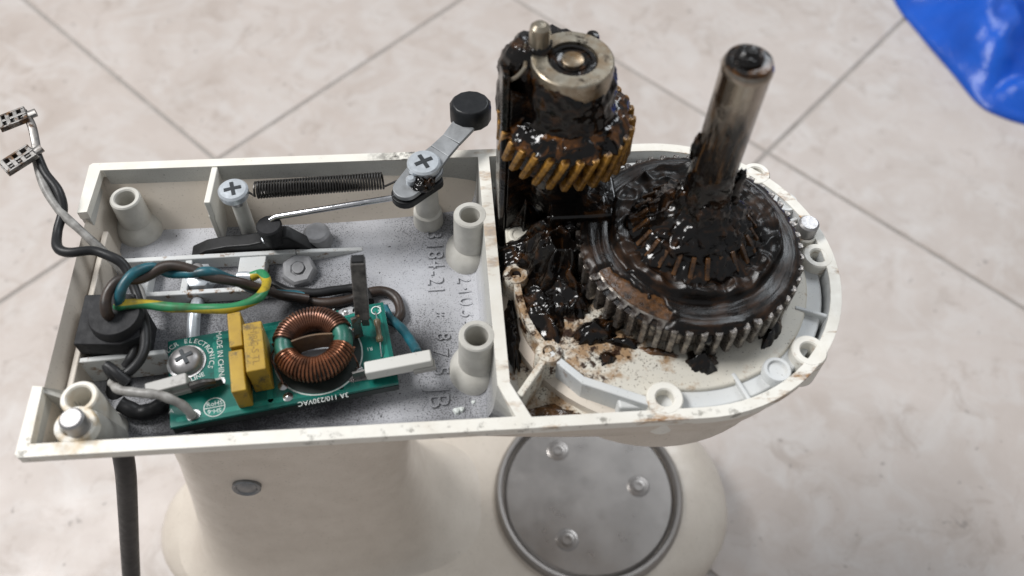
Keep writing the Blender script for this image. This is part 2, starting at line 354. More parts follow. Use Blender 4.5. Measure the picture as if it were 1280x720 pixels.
M_ = 0
M = dict(enamel=m_enamel(), rim=m_rim(), chamber=m_chamber(), gfloor=m_gearfloor(), pale=m_pale(), grease=m_grease(), brown=m_brown(), bronze=m_bronze(),
    strands=m_grease('stringy_grease', .6, .2, bs=1.6), amber=m_grease('amber_grease', 1, .11, (.15, .055, .010), .47), film=m_grease('dark_brown_film', .9, .2, (.10, .042, .010), .44), combed=m_combed(), streak=m_streak(), shaft=m_shaft(), steel=m_steel('brushed_steel', (.40, .36, .31), .24, .08), dirtysteel=m_stained(),
    zinc=simple('zinc_plated_steel', (.62, .66, .70), .34, .55, var=.18, nscale=260, bump=.06), chrome=m_steel('bright_rod_steel', (.72, .72, .74), .2), bolt=simple('dull_pin_steel', (.36, .35, .35), .38, .6, var=.25, nscale=260, bump=.06),
    pressed=m_steel('pressed_grey_steel', (.30, .31, .32), .42), tin=m_steel('tarnished_tin', (.27, .26, .25), .42, .3), plate=simple('dull_plate_aluminium', (.32, .30, .285), .33, .75, var=.2, nscale=25, bump=.05),
    lever=simple('dull_grey_lever_metal', (.30, .31, .32), .5, .5, var=.3),
    tooth=m_tooth(),
    black=simple('black_plastic', (.018, .018, .019), .42, spec=.28, var=.4), rubber=simple('black_rubber', (.022, .022, .024), .6, spec=.28, bump=.35, bscale=1300, var=.3),
    knob=simple('black_knob_plastic', (.016, .017, .019), .38, spec=.28, bump=.25, bscale=500), spring=m_steel('dark_spring_steel', (.10, .095, .09), .38),
    greycast=simple('bare_grey_casting', (.30, .30, .31), .5, var=.35), tile=m_tile(), grout=simple('grey_grout', (.36, .33, .305), .8, nscale=60), tarp=m_tarp(),
    wblack=simple('black_insulation', (.02, .02, .021), .42, spec=.28, bump=.1), wbrown=simple('brown_insulation', (.045, .027, .019), .42, dark=(.018, .014, .012)), wblue=simple('blue_insulation', (.012, .125, .165), .4, dark=(.02, .05, .06)),
    wgrey=simple('dirty_grey_insulation', (.36, .35, .33), .45, dark=(.14, .13, .12), nscale=220), wgy=m_gw(), pcb=m_pcb(), pcbback=simple('dark_board_edge', (.02, .028, .025), .5),
    silk=simple('white_silkscreen', (.68, .72, .69), .5, var=.3, nscale=500, bump=0), yellow=m_yellow(), copper=None, core=simple('green_core_enamel', (.035, .17, .125), .35, dark=(.02, .10, .08)),
    card=simple('brown_paper_card', (.17, .10, .05), .6, dark=(.09, .055, .03)), solder=m_steel('solder_tin', (.70, .70, .70), .28), nylon=m_dirty_white('dirty_white_nylon', (.60, .59, .555), .12),
    gnylon=m_dirty_white('grimy_grey_nylon', (.36, .35, .33), .3), sooty=simple('sooty_nylon', (.020, .018, .017), .5, dark=(.12, .11, .10), nscale=260), resist=simple('tan_resistor_lacquer', (.15, .11, .06), .35))
n_ = N('copper_wire'); n_.set(col=n_.mix(n_.ramp(n_.noise(160, 5), .4, .66), (.33, .135, .07), (.08, .035, .02)), rough=n_.ramp(n_.noise(200), .3, .7, .22, .4), metal=.75); M['copper'] = n_.m
n_ = N('winding_dark_copper'); n_.set(col=n_.mix(n_.ramp(n_.noise(160, 5), .4, .66), (.20, .09, .055), (.06, .03, .022)), rough=.34, metal=.6); M['copper2'] = n_.m

# ------------------------------------------------------------------ setting: tiled floor
ZF = -28.0; ta = math.radians(43.3)
fl = MB(); fl.box(-250, 300, -250, 300, ZF-1.2, ZF-.12); floor = obj('floor', fl, M['grout'], kind='structure')
e1 = Vector((math.cos(ta), math.sin(ta), 0)); e2 = Vector((-math.sin(ta), math.cos(ta), 0))
t0 = MB(); h_ = (33.4-.32)/2; t0.prism([(-h_, -h_), (h_, -h_), (h_, h_), (-h_, h_)], -1.0, 0)
tile = obj('tile', t0, M['tile'], floor, bevel=.12, local=True)
first = True
for i in range(-4, 5):
    for j in range(-5, 4):
        c = e1*(14.6 + 33.4*(i+.5)) + e2*(22.1 + 33.4*(j+.5))
        mtx = Matrix.Translation((c.x*S, c.y*S, ZF*S)) @ Matrix.Rotation(ta + (PI/2)*random.randint(0, 3), 4, 'Z')
        if first: tile.matrix_local = mtx; first = False
        else: instance(tile, floor, mtx)

# ------------------------------------------------------------------ mixer stand: foot, column, bowl plate
ZP = -23.3; PC = (22.5, -6.75)
st = thing('mixer_stand', (12, -6.6, ZF), 'cream mixer stand with a round foot and upright column under the opened head', 'mixer stand')
def stand_loop(z, xl, xr, hw_l, hw_r, n=72, p=2.6):
    # egg shaped section: superellipse whose half width changes along x
    cx = (xl+xr)/2; hx = (xr-xl)/2; out = []
    for k in range(n):
        a = 2*PI*k/n; ca, sa = math.cos(a), math.sin(a)
        x = math.copysign(abs(ca)**(2/p), ca); t = (x+1)/2
        y = math.copysign(abs(sa)**(2/p), sa)*(hw_l + (hw_r-hw_l)*t)
        out.append((cx+hx*x, -6.6+y, z))
    return out
loops = [stand_loop(-28, -3.2, 31.0, 6.6, 8.6, p=2.3), stand_loop(-27.4, -3.6, 31.5, 6.9, 8.9, p=2.3), stand_loop(-25.2, -3.5, 31.4, 6.8, 8.85, p=2.3),
         stand_loop(-24.3, -3.0, 30.9, 6.4, 8.4, p=2.3), stand_loop(-23.75, -2.2, 29.8, 5.8, 7.6, p=2.35), stand_loop(-23.5, -1.6, 28.8, 5.4, 6.9, p=2.4)]
b = MB(); b.loft(loops, cap0=True, cap1=True); obj('foot', b, M['enamel'], st, sharp=50)
cl = []
for z, xl, xr, a in ((-23.6, -1.9, 16.2, 5.3), (-23.2, -1.2, 15.0, 4.9), (-22.3, -.5, 13.9, 4.5), (-20, .1, 12.9, 4.0), (-16, .7, 12.2, 3.6), (-12, 1.2, 12.4, 3.4), (-8.5, 1.5, 13.2, 3.4), (-5.5, 1.6, 13.8, 3.4)):
    cl.append(stand_loop(z, xl, xr, a, a*.86, p=3.2))
b = MB(); b.loft(cl, cap0=True, cap1=True); obj('column', b, M['enamel'], st, sharp=60)
b = MB(); pv = at(308, 612, -11.5)+Vector((0, .0, 0)); pv.y = -9.99; b.lathe([(0, .06), (.25, .05), (.40, .0), (.46, -.03), (.50, .02), (.60, .05), (.66, .0), (.66, -.5)], pv, (0, -1, .12), 24); obj('hinge_pin', b, M['pressed'], st)
pl = MB(); pl.lathe([(0, ZP), (5.0, ZP), (5.16, ZP-.12), (5.25, ZP-.3)], (*PC, 0), seg=64); plate = obj('bowl_plate', pl, M['plate'], st)
b = MB(); b.lathe([(5.22, ZP-.4), (5.24, ZP+.12), (5.36, ZP+.3), (5.55, ZP+.32), (5.7, ZP+.15), (5.8, ZP-.4)], (*PC, 0), seg=72, close=True); obj('plate_rim', b, M['plate'], plate)
for px, py in ((697, 563), (798, 608), (709, 675)):
    p = at(px, py, ZP); b = MB(); b.lathe([(.16, -.02), (.17, .10), (.30, .10), (.34, .02), (.44, .005), (.50, .05), (.58, .05), (.68, .002)], p, seg=24); b.cyl(p+Vector((0, 0, .0)), p+Vector((0, 0, .05)), .17, seg=6); obj('plate_screw', b, M['plate'], plate)

# ------------------------------------------------------------------ mixer head: the open cast housing
NC = (23.4, -6.55); R0 = 6.55
hd = thing('mixer_housing', HO, 'long cream cast mixer head lying open with a chipped rim and grease inside', 'mixer head')
outer = [(0, -2.65), (0.0, -.12), (.12, 0)] + arc(NC, R0, 90, -90, 48) + [(.12, -13.1), (0, -12.98), (0, -10.4)]
inner_rear = [(.36, -10.45), (.42, -12.62), (16.75, -12.62), (16.2, -11.35), (16.1, -.42), (.5, -.42), (.38, -2.62)]
hole = [(16.58, -.42)] + arc(NC, 6.12, 90, -90, 40) + [(17.3, -12.67), (16.65, -11.3)]
rim = fill2d(outer + inner_rear, [hole], -.42, 0); obj('rim', rim, M['rim'], hd, bevel=.05)
# outer skin: lip, then a wall that draws in towards the underside
def off_outline(d, dn, z, n=48):
    """outline drawn in by d along the straight rear part, by dn round the nose"""
    xs = .15+d*.4; out = []
    fr = [(xs + (23.4-xs)*i/24, 0) for i in range(24)]
    def dd(x): return d + (dn-d)*sm(9, 21, x)
    out += [(x, -dd(x), z) for x, _ in fr] + [(p[0], p[1], z) for p in arc(NC, R0-dn, 90, -90, n)] + [(x, -13.1+dd(x), z) for x, _ in reversed(fr)]
    return out
sk = MB(); sk.loft([off_outline(.12, .12, -.42, ), off_outline(.22, .17, -.5), off_outline(.75, .25, -1.2), off_outline(1.15, .42, -2.0), off_outline(2.1, 1.5, -4.1), off_outline(2.7, 2.6, -5.6), off_outline(3.6, 3.6, -6.5)], cap1=True)
obj('outer_shell', sk, M['enamel'], hd, sharp=40)
b = MB(); b.lathe([(5.3, -1.2), (5.95, -1.3), (6.0, -3.1), (5.9, -3.25), (5.2, -3.3)], (22.6, -6.75, 0), seg=64); obj('planetary_collar', b, M['enamel'], hd)
# rear chamber: wall with draft, fillet and floor
def inset(poly, d):
    n = len(poly); a = sum(poly[i][0]*poly[(i+1) % n][1]-poly[(i+1) % n][0]*poly[i][1] for i in range(n)); sg = 1 if a > 0 else -1; out = []
    for i in range(n):
        p0, p1, p2 = Vector(poly[i-1]), Vector(poly[i]), Vector(poly[(i+1) % n])
        d1 = (p1-p0).normalized(); d2 = (p2-p1).normalized(); n1 = Vector((-d1.y, d1.x))*sg; n2 = Vector((-d2.y, d2.x))*sg
        bis = (n1+n2); bis = bis/max(.3, bis.dot(n1)) if bis.length > 1e-6 else n1
        out.append(tuple(p1 + bis*d))
    return out
def resample(poly, step=.5):
    out = []; n = len(poly)
    for i in range(n):
        a, b2 = Vector(poly[i]), Vector(poly[(i+1) % n]); k = max(1, int((b2-a).length/step))
        out += [tuple(a+(b2-a)*j/k) for j in range(k)]
    return out
ZR = -2.75
rc = [(.62, -12.62), (16.78, -12.62), (16.2, -11.35), (16.1, -.42), (.62, -.42)]
def rear_z(i, x, z):
    return z
lo = []
for d, z in ((0, -.05), (.06, -1.0), (.12, -1.75), (.2, -2.15), (.36, -2.5), (.6, -2.69), (.95, ZR)):
    lp = inset(rc, d); lo.append([(x, max(y, -12.62-.04-z*.42 + d*.4) if y < -11.5 else y, z) for x, y in lp])
# cut the left side down between the corners so the wires can leave
b = MB(); n = len(lo[0])
for j in range(len(lo)-1):
    for i in range(n-1):
        a0, a1, b0, b1 = lo[j][i], lo[j][i+1], lo[j+1][i], lo[j+1][i+1]; b.add([a0, a1, b1, b0], [(0, 1, 2, 3)])
obj('chamber_wall', b, M['chamber'], hd, sharp=40)
b = MB(); fx0, fx1, fy0, fy1 = .3, 16.3, -11.9, -1.1
b.prism([(.4, -11.35), (15.9, -11.35), (15.4, -1.2), (.4, -1.2)], ZR-.2, ZR+.006)
obj('chamber_floor', b, M['chamber'], hd)
b = MB()   # left end: low sill with the two full height corners
b.wall((.19, -.75), (.19, -2.64), .34, ZR-.3, -.41); obj('end_wall', b, M['chamber'], hd, bevel=.04)
b = MB(); b.add([(.03, -10.42, -.41), (.36, -10.42, -.41), (.36, -12.9, -.41), (.03, -12.9, -.41), (.03, -10.42, -2.8), (.36, -10.42, -2.8), (.36, -11.5, -2.8), (.03, -11.5, -2.8)], [(0, 1, 2, 3), (4, 7, 6, 5), (0, 4, 5, 1), (1, 5, 6, 2), (2, 6, 7, 3), (3, 7, 4, 0)]); obj('end_wall', b, M['chamber'], hd)
b = MB(); b.wall((.72, -2.7), (.72, -10.5), .24, ZR-.4, -1.15); obj('sill', b, M['enamel'], hd, bevel=.06)
b = MB(); b.add([(.25, -10.42, -.06), (1.3, -10.62, -.2), (1.5, -11.0, -2.6), (.36, -12.3, -1.5), (.3, -10.9, -2.6)], [(0, 1, 2, 4), (4, 2, 3)]); b.wall((.2, -10.48), (1.3, -10.75), .16, ZR, -.07, -.6); obj('corner_gusset', b, M['chamber'], hd)
b = MB(); b.box(.3, 1.6, -12.3, -10.9, -1.9, -1.5); obj('corner_floor', b, M['chamber'], hd)
b = MB(); b.wall((5.13, -.44), (5.02, -2.35), .26, -1.0, -.012, -.03); b.wall((5.08, -.45), (4.98, -2.35), .24, ZR, -.9); obj('cross_rib', b, M['rim'], hd, bevel=.05)
# bosses
M['boss'] = simple('dusty_grey_cream_paint', (.60, .585, .54), .45, dark=(.44, .425, .385), nscale=90, bump=.15)
def boss(c, ro, ri, z0, z1, mat='rim', flare=0, name='screw_boss', parent=hd, depth=None):
    b = MB(); dz = depth or (z1-z0)*.92
    prof = [(ri, z1-dz), (ri, z1-.06), (ri+.05, z1), (ro-.05, z1), (ro, z1-.06)]
    if flare: prof += [(ro+.04, z0+flare*2.1), (ro+flare*.5, z0+flare*1.75), (ro+flare*.9, z0+flare*1.1), (ro+flare, z0-.1)]
    else: prof += [(ro+.02, z0)]
    prof = [(0, z1-dz)] + prof; b.lathe(prof, (c[0], c[1], 0), seg=36); return obj(name, b, M[mat], parent)
boss((1.45, -1.42), .62, .40, ZR, -.6, 'boss', .35)
boss((15.62, -3.55), .68, .40, ZR, .012, 'boss', .42); boss((15.58, -9.26), .68, .43, ZR, .012, 'boss', .42)
boss((1.68, -10.94), .64, .42, ZR, .012, 'rim', .15)
b = MB(); b.cyl((1.95, -11.3, -2.9), (1.85, -11.85, -.3), .6, seg=28); obj('boss_stem', b, M['boss'], hd)
boss((1.75, -11.98), .70, .44, -.42, .016, 'rim', 0, depth=.3)
def pin(c, r, z0, z1, mat='bolt'):
    b = MB(); b.lathe([(r, z0), (r, z1-.08), (r-.08, z1), (0, z1)], (c[0], c[1], 0), seg=28); return obj('dowel_pin', b, M[mat], hd)
pin((1.9, -12.1), .41, -.6, .72)
for c, ro, ri in (((22.1, -12.22), .66, .33), ((27.8, -10.62), .66, .34), ((29.32, -6.35), .60, .31), ((27.85, -1.93), .60, .33), ((19.9, -12.2), .5, .0)):
    if ri: boss(c, ro, ri, -1.6, .010, 'rim')
for c, ro in (((26.42, -11.3), .52), ((28.75, -3.5), .52)):
    b = MB(); b.lathe([(0, -.16), (.33, -.16), (.37, -.05), (ro-.04, -.04), (ro, -.1), (ro+.02, -1.6)], (*c, 0), seg=30); obj('plugged_boss', b, M['pale'], hd)
boss((29.1, -5.15), .52, .40, -1.6, .014, 'rim'); pin((29.1, -5.15), .41, -1.2, .62)
# gear chamber
gl = [[(x, y, z) for x, y in inset(hole, d)] for d, z in ((0, -.05), (.03, -.9), (.08, -1.4), (.2, -1.6), (.45, -1.7))]
b = MB(); b.loft(gl); obj('gear_chamber_wall', b, M['pale'], hd, sharp=40)
b = MB(); b.prism(inset(hole, .2), -2.1, -1.69); obj('gear_chamber_floor', b, M['gfloor'], hd)
b = MB(); b.prism(arc(NC, 5.95, 88, -100, 50) + [(20.5, -12.3), (20.2, -.7)], -1.72, -.46); obj('trough_floor', b, M['pale'], hd, bevel=.1)
b = MB(); b.prism(arc((23.45, -6.53), 5.3, 100, -100, 60) + [(21.2, -12.0), (19.4, -11.05), (18.45, -9.95), (18.2, -9.0), (18.0, -6.8), (18.1, -3.2), (20, -1.4)], -1.72, -.30); obj('raised_floor', b, M['gfloor'], hd, bevel=.12, seg=3)
for a in (-24, -73, 22, 38, 56):
    ca, sa = math.cos(math.radians(a)), math.sin(math.radians(a)); b = MB(); b.wall((NC[0]+4.9*ca, NC[1]+4.9*sa), (NC[0]+6.13*ca, NC[1]+6.13*sa), .16, -1.7, -.25, -.2); obj('wall_rib', b, M['pale'], hd, bevel=.05)
b = MB(); cr = catmull([Vector(p) for p in ((17.25, -6.5, 0), (17.32, -7.6, 0), (17.6, -8.8, 0), (18.2, -10.0, 0))], 6)
for p, q in zip(cr, cr[1:]): b.wall(p, q, .26, -1.75, -.22)
obj('curved_rib', b, M['gfloor'], hd)
b = MB(); b.wall((18.2, -10.0), (16.95, -11.75), .26, -1.75, -.21, -.1); obj('corner_rib', b, M['gfloor'], hd, bevel=.06)
b = MB(); b.wall((18.2, -10.0), (19.4, -11.3), .3, -1.75, -.23); b.wall((19.3, -11.2), (21.7, -12.35), .34, -1.75, -.235, -.1); obj('corner_rib', b, M['pale'], hd, bevel=.06)
for c in ((17.25, -6.45), (18.2, -10.0)):
    b = MB(); b.lathe([(0, -.5), (.2, -.45), (.26, -.13), (.45, -.15), (.52, -.3), (.55, -1.75)], (*c, 0), seg=24); obj('rib_boss', b, M['gfloor'], hd)
# ladder of rails in the cable channel
b = MB(); b.wall((.75, -3.62), (8.3, -3.5), .24, ZR, -2.0); b.wall((8.3, -3.5), (11.0, -3.0), .22, ZR-.2, -2.0, -2.7); obj('rail', b, M['greycast'] if False else M['pale'], hd, bevel=.06)
b = MB(); b.wall((.75, -5.35), (7.2, -5.25), .24, ZR, -2.05); obj('rail', b, M['pale'], hd, bevel=.06)
for x, t in ((2.3, .3), (3.9, .3), (6.5, 1.1)):
    b = MB(); b.wall((x, -5.3), (x+.05, -3.55), t, ZR, -2.08); obj('rail_rung', b, M['pale'], hd, bevel=.06)
b = MB(); b.wall((.8, -8.75), (3.9, -8.55), .22, ZR, -1.2); obj('channel_wall', b, M['pale'], hd, bevel=.06)
b = MB(); b.lathe([(.3, .45), (.34, .5), (.62, .5), (.72, .4), (.8, -.2)], (8.4, -4.1, -2.75), (0, -.25, 1), 7); b.cyl((8.4, -4.1, -2.6), (8.4, -4.22, -2.2), .26, seg=16); obj('cast_stub', b, M['greycast'], hd, bevel=.05)
b = MB(); b.lathe([(0, .6), (.45, .6), (.56, .5), (.62, -.3)], (9.1, -2.5, -2.6), seg=24); obj('cast_stub', b, M['greycast'], hd)
b = MB(); b.lathe([(.34, ZR), (.31, .18), (.36, .2)], (6.2, -2.12, 0), seg=24); b.v = [(x, y, z) for x, y, z in b.v]; obj('spring_post', b, M['boss'], hd)
b = MB(); b.lathe([(.66, ZR-.1), (.62, -2.0), (.52, -1.9), (.46, .52)], (13.85, -1.62, 0), seg=24); obj('lever_post', b, M['boss'], hd)
# raised casting numbers on the chamber floor, read downwards with their tops to the right
def emboss(txt, px, py, size):
    t = text_mb(txt, size); p = at(px, py, ZR+.09); m = MB()
    o = bpy.data.curves  # letters are raised as a thin solid
    place(t, p, (.02, -1, 0), (1, .02, 0)); k = len(t.v)
    m.add(t.v, t.f); m.v += [(x, y, z-.1) for x, y, z in t.v]
    edges = {}
    for f in t.f:
        for a, c2 in zip(f, f[1:]+f[:1]): edges[(a, c2)] = 1
    for (a, c2) in edges:
        if (c2, a) not in edges: m.f.append((a, c2, c2+k, a+k))
    return m
chars = [('13', 541, 288, .95), ('184', 543, 318, .95), ('-21', 543, 352, .95), ('::', 551, 392, .6), ('8', 553, 420, .8), ('7', 549, 440, .9), ('5', 550, 463, .9), ('JB', 547, 496, 1.15)]
b = MB()
for c_ in chars: t = emboss(*c_); b.add(t.v, t.f)
obj('casting_number', b, M['chamber'], hd)
b = MB()
for c_ in (('2', 579, 348, .95), ('·', 580, 360, .9), ('1', 581, 364, .9), ('0', 582, 376, .95), ('3', 584, 391, .95), ('-5', 582, 408, .8)): t = emboss(*c_); b.add(t.v, t.f)
obj('casting_number', b, M['chamber'], hd)
b = MB()
for k, (px, py, r) in enumerate(((571, 514, .16), (577, 512, .13), (592, 503, .09))): b.lathe([(0, r*.9), (r*.7, r*.7), (r, 0)], at(px, py, ZR+.01), seg=10, fn=lambda a, rr, h: (rr*(1+.2*math.sin(3*a)), h))
tag(obj('paint_crumb', b, M['silk']), 'white crumbs of paint lying on the grey chamber floor near the front rim', 'paint crumbs')

# ------------------------------------------------------------------ drive gear with its shaft
GC = Vector((23.85, -6.3, 0)); GR = 4.34; NT = 50
SHX = Vector((.0, .0, 1.0))
gr = thing('drive_gear', (GC.x, GC.y, -.85), 'large steel gear smothered in black grease with a tall shaft at its centre', 'gear')
b = MB(); b.lathe([(.9, -.86), (1.5, -.86), (1.5, .1), (GR-.42, .1), (GR-.36, .16), (GR-.36, 1.36), (GR-.5, 1.42), (0, 1.42)], GC, seg=64); obj('gear_disc', b, M['tooth'], gr)
b = MB(); b.prism([(GR-.40, -.17), (GR-.1, -.14), (GR, -.09), (GR, .09), (GR-.1, .14), (GR-.40, .17)], 0.08, 1.38)
b.v = [(x, y, z+.85) for x, y, z in b.v]     # in the thing's own frame
tooth = obj('tooth', b, M['tooth'], gr, bevel=.03, local=True)
for k in range(1, NT): instance(tooth, gr, Matrix.Rotation(2*PI*k/NT, 4, 'Z'))
# grease lying on the disc, combed into arcs, with a scraped bare patch front left
def grease_disc():
    m = MB(); NR, NA = 96, 300; vs = []; fs = []
    for i in range(NR+1):
        r = 4.24*i/NR
        for k in range(NA):
            a = 2*PI*k/NA; dg = math.degrees(a); x, y = r*math.cos(a), r*math.sin(a)
            lip = 3.3 + .35*math.sin(a+.6) + .16*noise.noise(Vector((math.cos(a)*2, math.sin(a)*2, 3)))
            wet = sm(lip+.03, lip-.22, r)
            h = .12 + .07*noise.noise(Vector((x*.7, y*.7, 3)))
            h += wet*(.20 + .12*sm(lip-1.2, lip-.15, r)) + .16*wet*(1-abs(noise.noise(Vector((x*1.1+.5*y, y*1.1-.5*x, 8))))*2.2) + .05*wet*noise.noise(Vector((x*3.2, y*3.2, 4)))
            sp = r + .10*math.sin(a*2+1) + .05*noise.noise(Vector((x*.9, y*.9, 1)))
            h += (.04*noise.noise(Vector((sp*3.2, 1.3*math.cos(a), 1.3*math.sin(a)))) + .014*noise.noise(Vector((sp*9, 1.5*math.cos(a), 1.5*math.sin(a)))))*(1-.6*wet)
            bare = sm(188, 214, dg)*sm(262, 232, dg)*sm(3.0+.4*sm(225, 195, dg), 3.5, r+.25*fbm(x*2, y*2, 6)); bare = sm(.25, .6, bare)
            h = h*(1-bare) - .12*bare
            if r > 3.9: h -= .42*((r-3.9)/.34)**2*(1-bare)*(.4+1.1*abs(fbm(a*5, 2)))
            wob = 1 + .010*fbm(a*7, 1.5)
            vs.append((x*wob, y*wob, 1.42+h))
    for i in range(NR):
        for k in range(NA):
            k2 = (k+1) % NA; fs.append((i*NA+k, (i+1)*NA+k, (i+1)*NA+k2, i*NA+k2))
    m.add([(GC.x+x, GC.y+y, z) for x, y, z in vs], fs); return m
obj('grease_coat', grease_disc(), M['combed'], gr, sharp=0)
b = MB(); b.lathe([(GR-1.3, 1.425), (GR-.46, 1.43), (GR-.44, 1.40)], GC, seg=64); obj('bare_rim', b, M['brown'], gr)
# bevel pinion on top, teeth brown through the grease
HB = GC + Vector((.05, -.0, 0))
b = MB(); b.lathe([(2.2, 1.3), (2.25, 1.9), (1.62, 2.75), (1.2, 2.9), (0, 2.95)], HB, seg=48, fn=lambda a, r, h: (r*(1+.02*fbm(a*4, h*3)), h+.06*fbm(a*6, r*2, 3))); pinion = obj('bevel_pinion', b, M['grease'], gr, sharp=0)
b = MB(); v0 = Vector((2.26, 0, 1.92)); v1 = Vector((1.76, 0, 2.62)); d_ = (v1-v0)/2; nn = Vector((.82, 0, .57))
b.obox((v0+v1)/2, d_, (0, .085, 0), nn*.17); b.v = [(x, y, z+.85) for x, y, z in b.v]
pt = obj('pinion_tooth', b, M['brown'], gr, bevel=.04, local=True)
off_ = Matrix.Translation((HB-GC)*S)
pt.matrix_local = off_
for k in range(1, 24): instance(pt, gr, off_ @ Matrix.Rotation(2*PI*k/24, 4, 'Z'))
def blobby(profile, org, axis, seg, amp, fr, seed=0):
    m = MB(); pr = []
    for (r0, h0), (r1, h1) in zip(profile, profile[1:]):
        for j in range(5): pr.append((r0+(r1-r0)*j/5, h0+(h1-h0)*j/5))
    pr.append(profile[-1])
    def fn(a, r, h):
        n1 = fbm(math.cos(a)*r*fr+seed, math.sin(a)*r*fr, h*fr); n2 = fbm(math.cos(a)*r*fr*3+seed, math.sin(a)*r*fr*3, h*fr*3)
        return max(0, r*(1+amp*n1+amp*.4*n2)) if r > 0 else 0, h+amp*.8*n2
    return m.lathe(pr, org, axis, seg, fn=fn)
b = blobby([(2.9, 1.5), (2.36, 1.9), (1.98, 2.42), (1.72, 2.86), (1.3, 3.1)], HB, (0, 0, 1), 150, .13, 1.2, 5); obj('grease_collar', b, M['grease'], gr, sharp=0)
b = blobby([(1.75, 2.65), (1.45, 3.15), (1.1, 3.6), (.9, 4.1), (.8, 4.3)], HB, (0, 0, 1), 90, .16, 1.7, 11); obj('grease_collar', b, M['grease'], gr, sharp=0)
SB = HB + Vector((.0, .0, 0))
def sh(z): return SB + SHX*z
b = MB(); b.lathe([(.78, 2.5), (.78, 9.75), (.80, 9.8), (.79, 9.95), (.70, 10.12), (.62, 10.15)], SB, SHX, 48); shaft = obj('shaft', b, M['shaft'], gr)
b = blobby([(1.0, 2.6), (.92, 3.6), (.86, 4.4), (.80, 5.2), (.76, 5.7)], SB, SHX, 80, .06, 2.2, 3); obj('grease_sleeve', b, M['grease'], gr, sharp=0)
b = MB(); b.lathe([(.74, 10.05), (.70, 10.16), (.55, 10.2), (.42, 10.19), (0, 10.2)], SB, SHX, 40); obj('shaft_end', b, M['film'], gr)
b = blobby([(.46, 10.15), (.44, 10.3), (.36, 10.42), (.2, 10.5), (0, 10.53)], SB + Vector((-.05, .0, 0)), SHX, 40, .07, 2.0, 7); obj('grease_cap', b, M['grease'], gr, sharp=0)
b = blobby([(.0, 0), (.12, .05), (.16, .5), (.1, .9), (0, 1.1)], sh(5.9)+Vector((-.86, .1, 0)), (.05, 0, 1), 16, .25, 3, 2); obj('grease_lump', b, M['grease'], gr, sharp=0)
b = blobby([(.0, 0), (.3, .1), (.28, .9), (.16, 1.7), (0, 1.9)], sh(3.2)+Vector((.98, .1, 0)), (.08, 0, 1), 20, .25, 2.5, 4); obj('grease_lump', b, M['grease'], gr, sharp=0)

# ------------------------------------------------------------------ worm gear on its bracket
WC = Vector((19.15, -3.3, 0)); WAX = Vector((0.0, .0, 1))
wg = thing('worm_gear', (WC.x, WC.y, -1.69), 'upright bronze helical gear under a steel sleeve caked in black grease beside its bracket', 'gear')
b = MB(); b.prism([(16.72, -4.0), (16.98, -4.15), (17.1, -3.0), (16.95, -1.9), (16.75, -1.9)], -1.69, [7.75, 7.75, 7.1, 6.6, 6.6]); b.prism([(17.0, -4.1), (18.1, -3.7), (18.0, -3.4), (17.0, -3.7)], -1.69, [6.9, 6.2, 6.2, 6.9]); bracket = obj('bracket', b, M['strands'], wg, bevel=.1)
b = blobby([(0, 0), (.5, .05), (.95, .9), (1.1, 2.4), (1.05, 4.2), (.9, 5.0), (.6, 5.4), (0, 5.5)], (17.75, -2.7, 2.4), (.02, .05, 1), 48, .16, 1.3, 8); obj('grease_mass', b, M['grease'], wg, sharp=0)
b = blobby([(0, 0), (.9, .1), (1.3, .7), (1.0, 1.3), (0, 1.5)], (18.9, -2.1, 5.9), (0, 0, 1), 40, .2, 1.3, 18); obj('grease_mass', b, M['grease'], wg, sharp=0)
b = MB(); b.lathe([(0, 3.8), (2.0, 3.8), (2.24, 3.9), (2.24, 5.12), (2.1, 5.25), (1.2, 5.25)], WC, WAX, 48); obj('gear_blank', b, M['film'], wg)
b = MB()
for s_ in (-1, 1): pass
tw = .30
prof = [(2.1, -.15), (2.36, -.13), (2.52, -.08), (2.52, .08), (2.36, .13), (2.1, .15)]
L0 = [Matrix.Rotation(-tw/2*.7, 3, 'Z') @ Vector((x, y*1.25, 3.82+1.69)) for x, y in prof]; L1 = [Matrix.Rotation(tw/2*.7, 3, 'Z') @ Vector((x, y*1.25, 5.2+1.69)) for x, y in prof]
b.loft([L0, L1], True, True); ht = obj('tooth', b, M['bronze'], wg, bevel=.05, local=True)
for k in range(1, 28): instance(ht, wg, Matrix.Rotation(2*PI*k/28, 4, 'Z'))
b = blobby([(2.38, 5.1), (2.1, 5.5), (1.8, 5.7), (1.5, 5.75)], WC, WAX, 110, .09, 1.7, 31); obj('grease_ring', b, M['amber'], wg, sharp=0)
b = MB(); b.lathe([(1.43, 5.2), (1.43, 7.62), (1.41, 7.72), (1.36, 7.76), (.86, 7.76), (.84, 7.62), (.5, 7.58), (.44, 7.56), (.42, 7.66), (0, 7.67)], WC, WAX, 56); sleeve = obj('sleeve', b, M['dirtysteel'], wg)
b = MB(); b.lathe([(.85, 7.64), (.8, 7.70), (.66, 7.71), (.62, 7.63), (.56, 7.63), (.52, 7.7), (.45, 7.68)], WC, WAX, 48); obj('grease_groove', b, M['grease'], wg)
b = MB(); b.lathe([(.40, 7.60), (.38, 7.74), (.30, 7.78), (0, 7.775)], WC, WAX, 32); obj('sleeve_pin', b, M['dirtysteel'], wg)
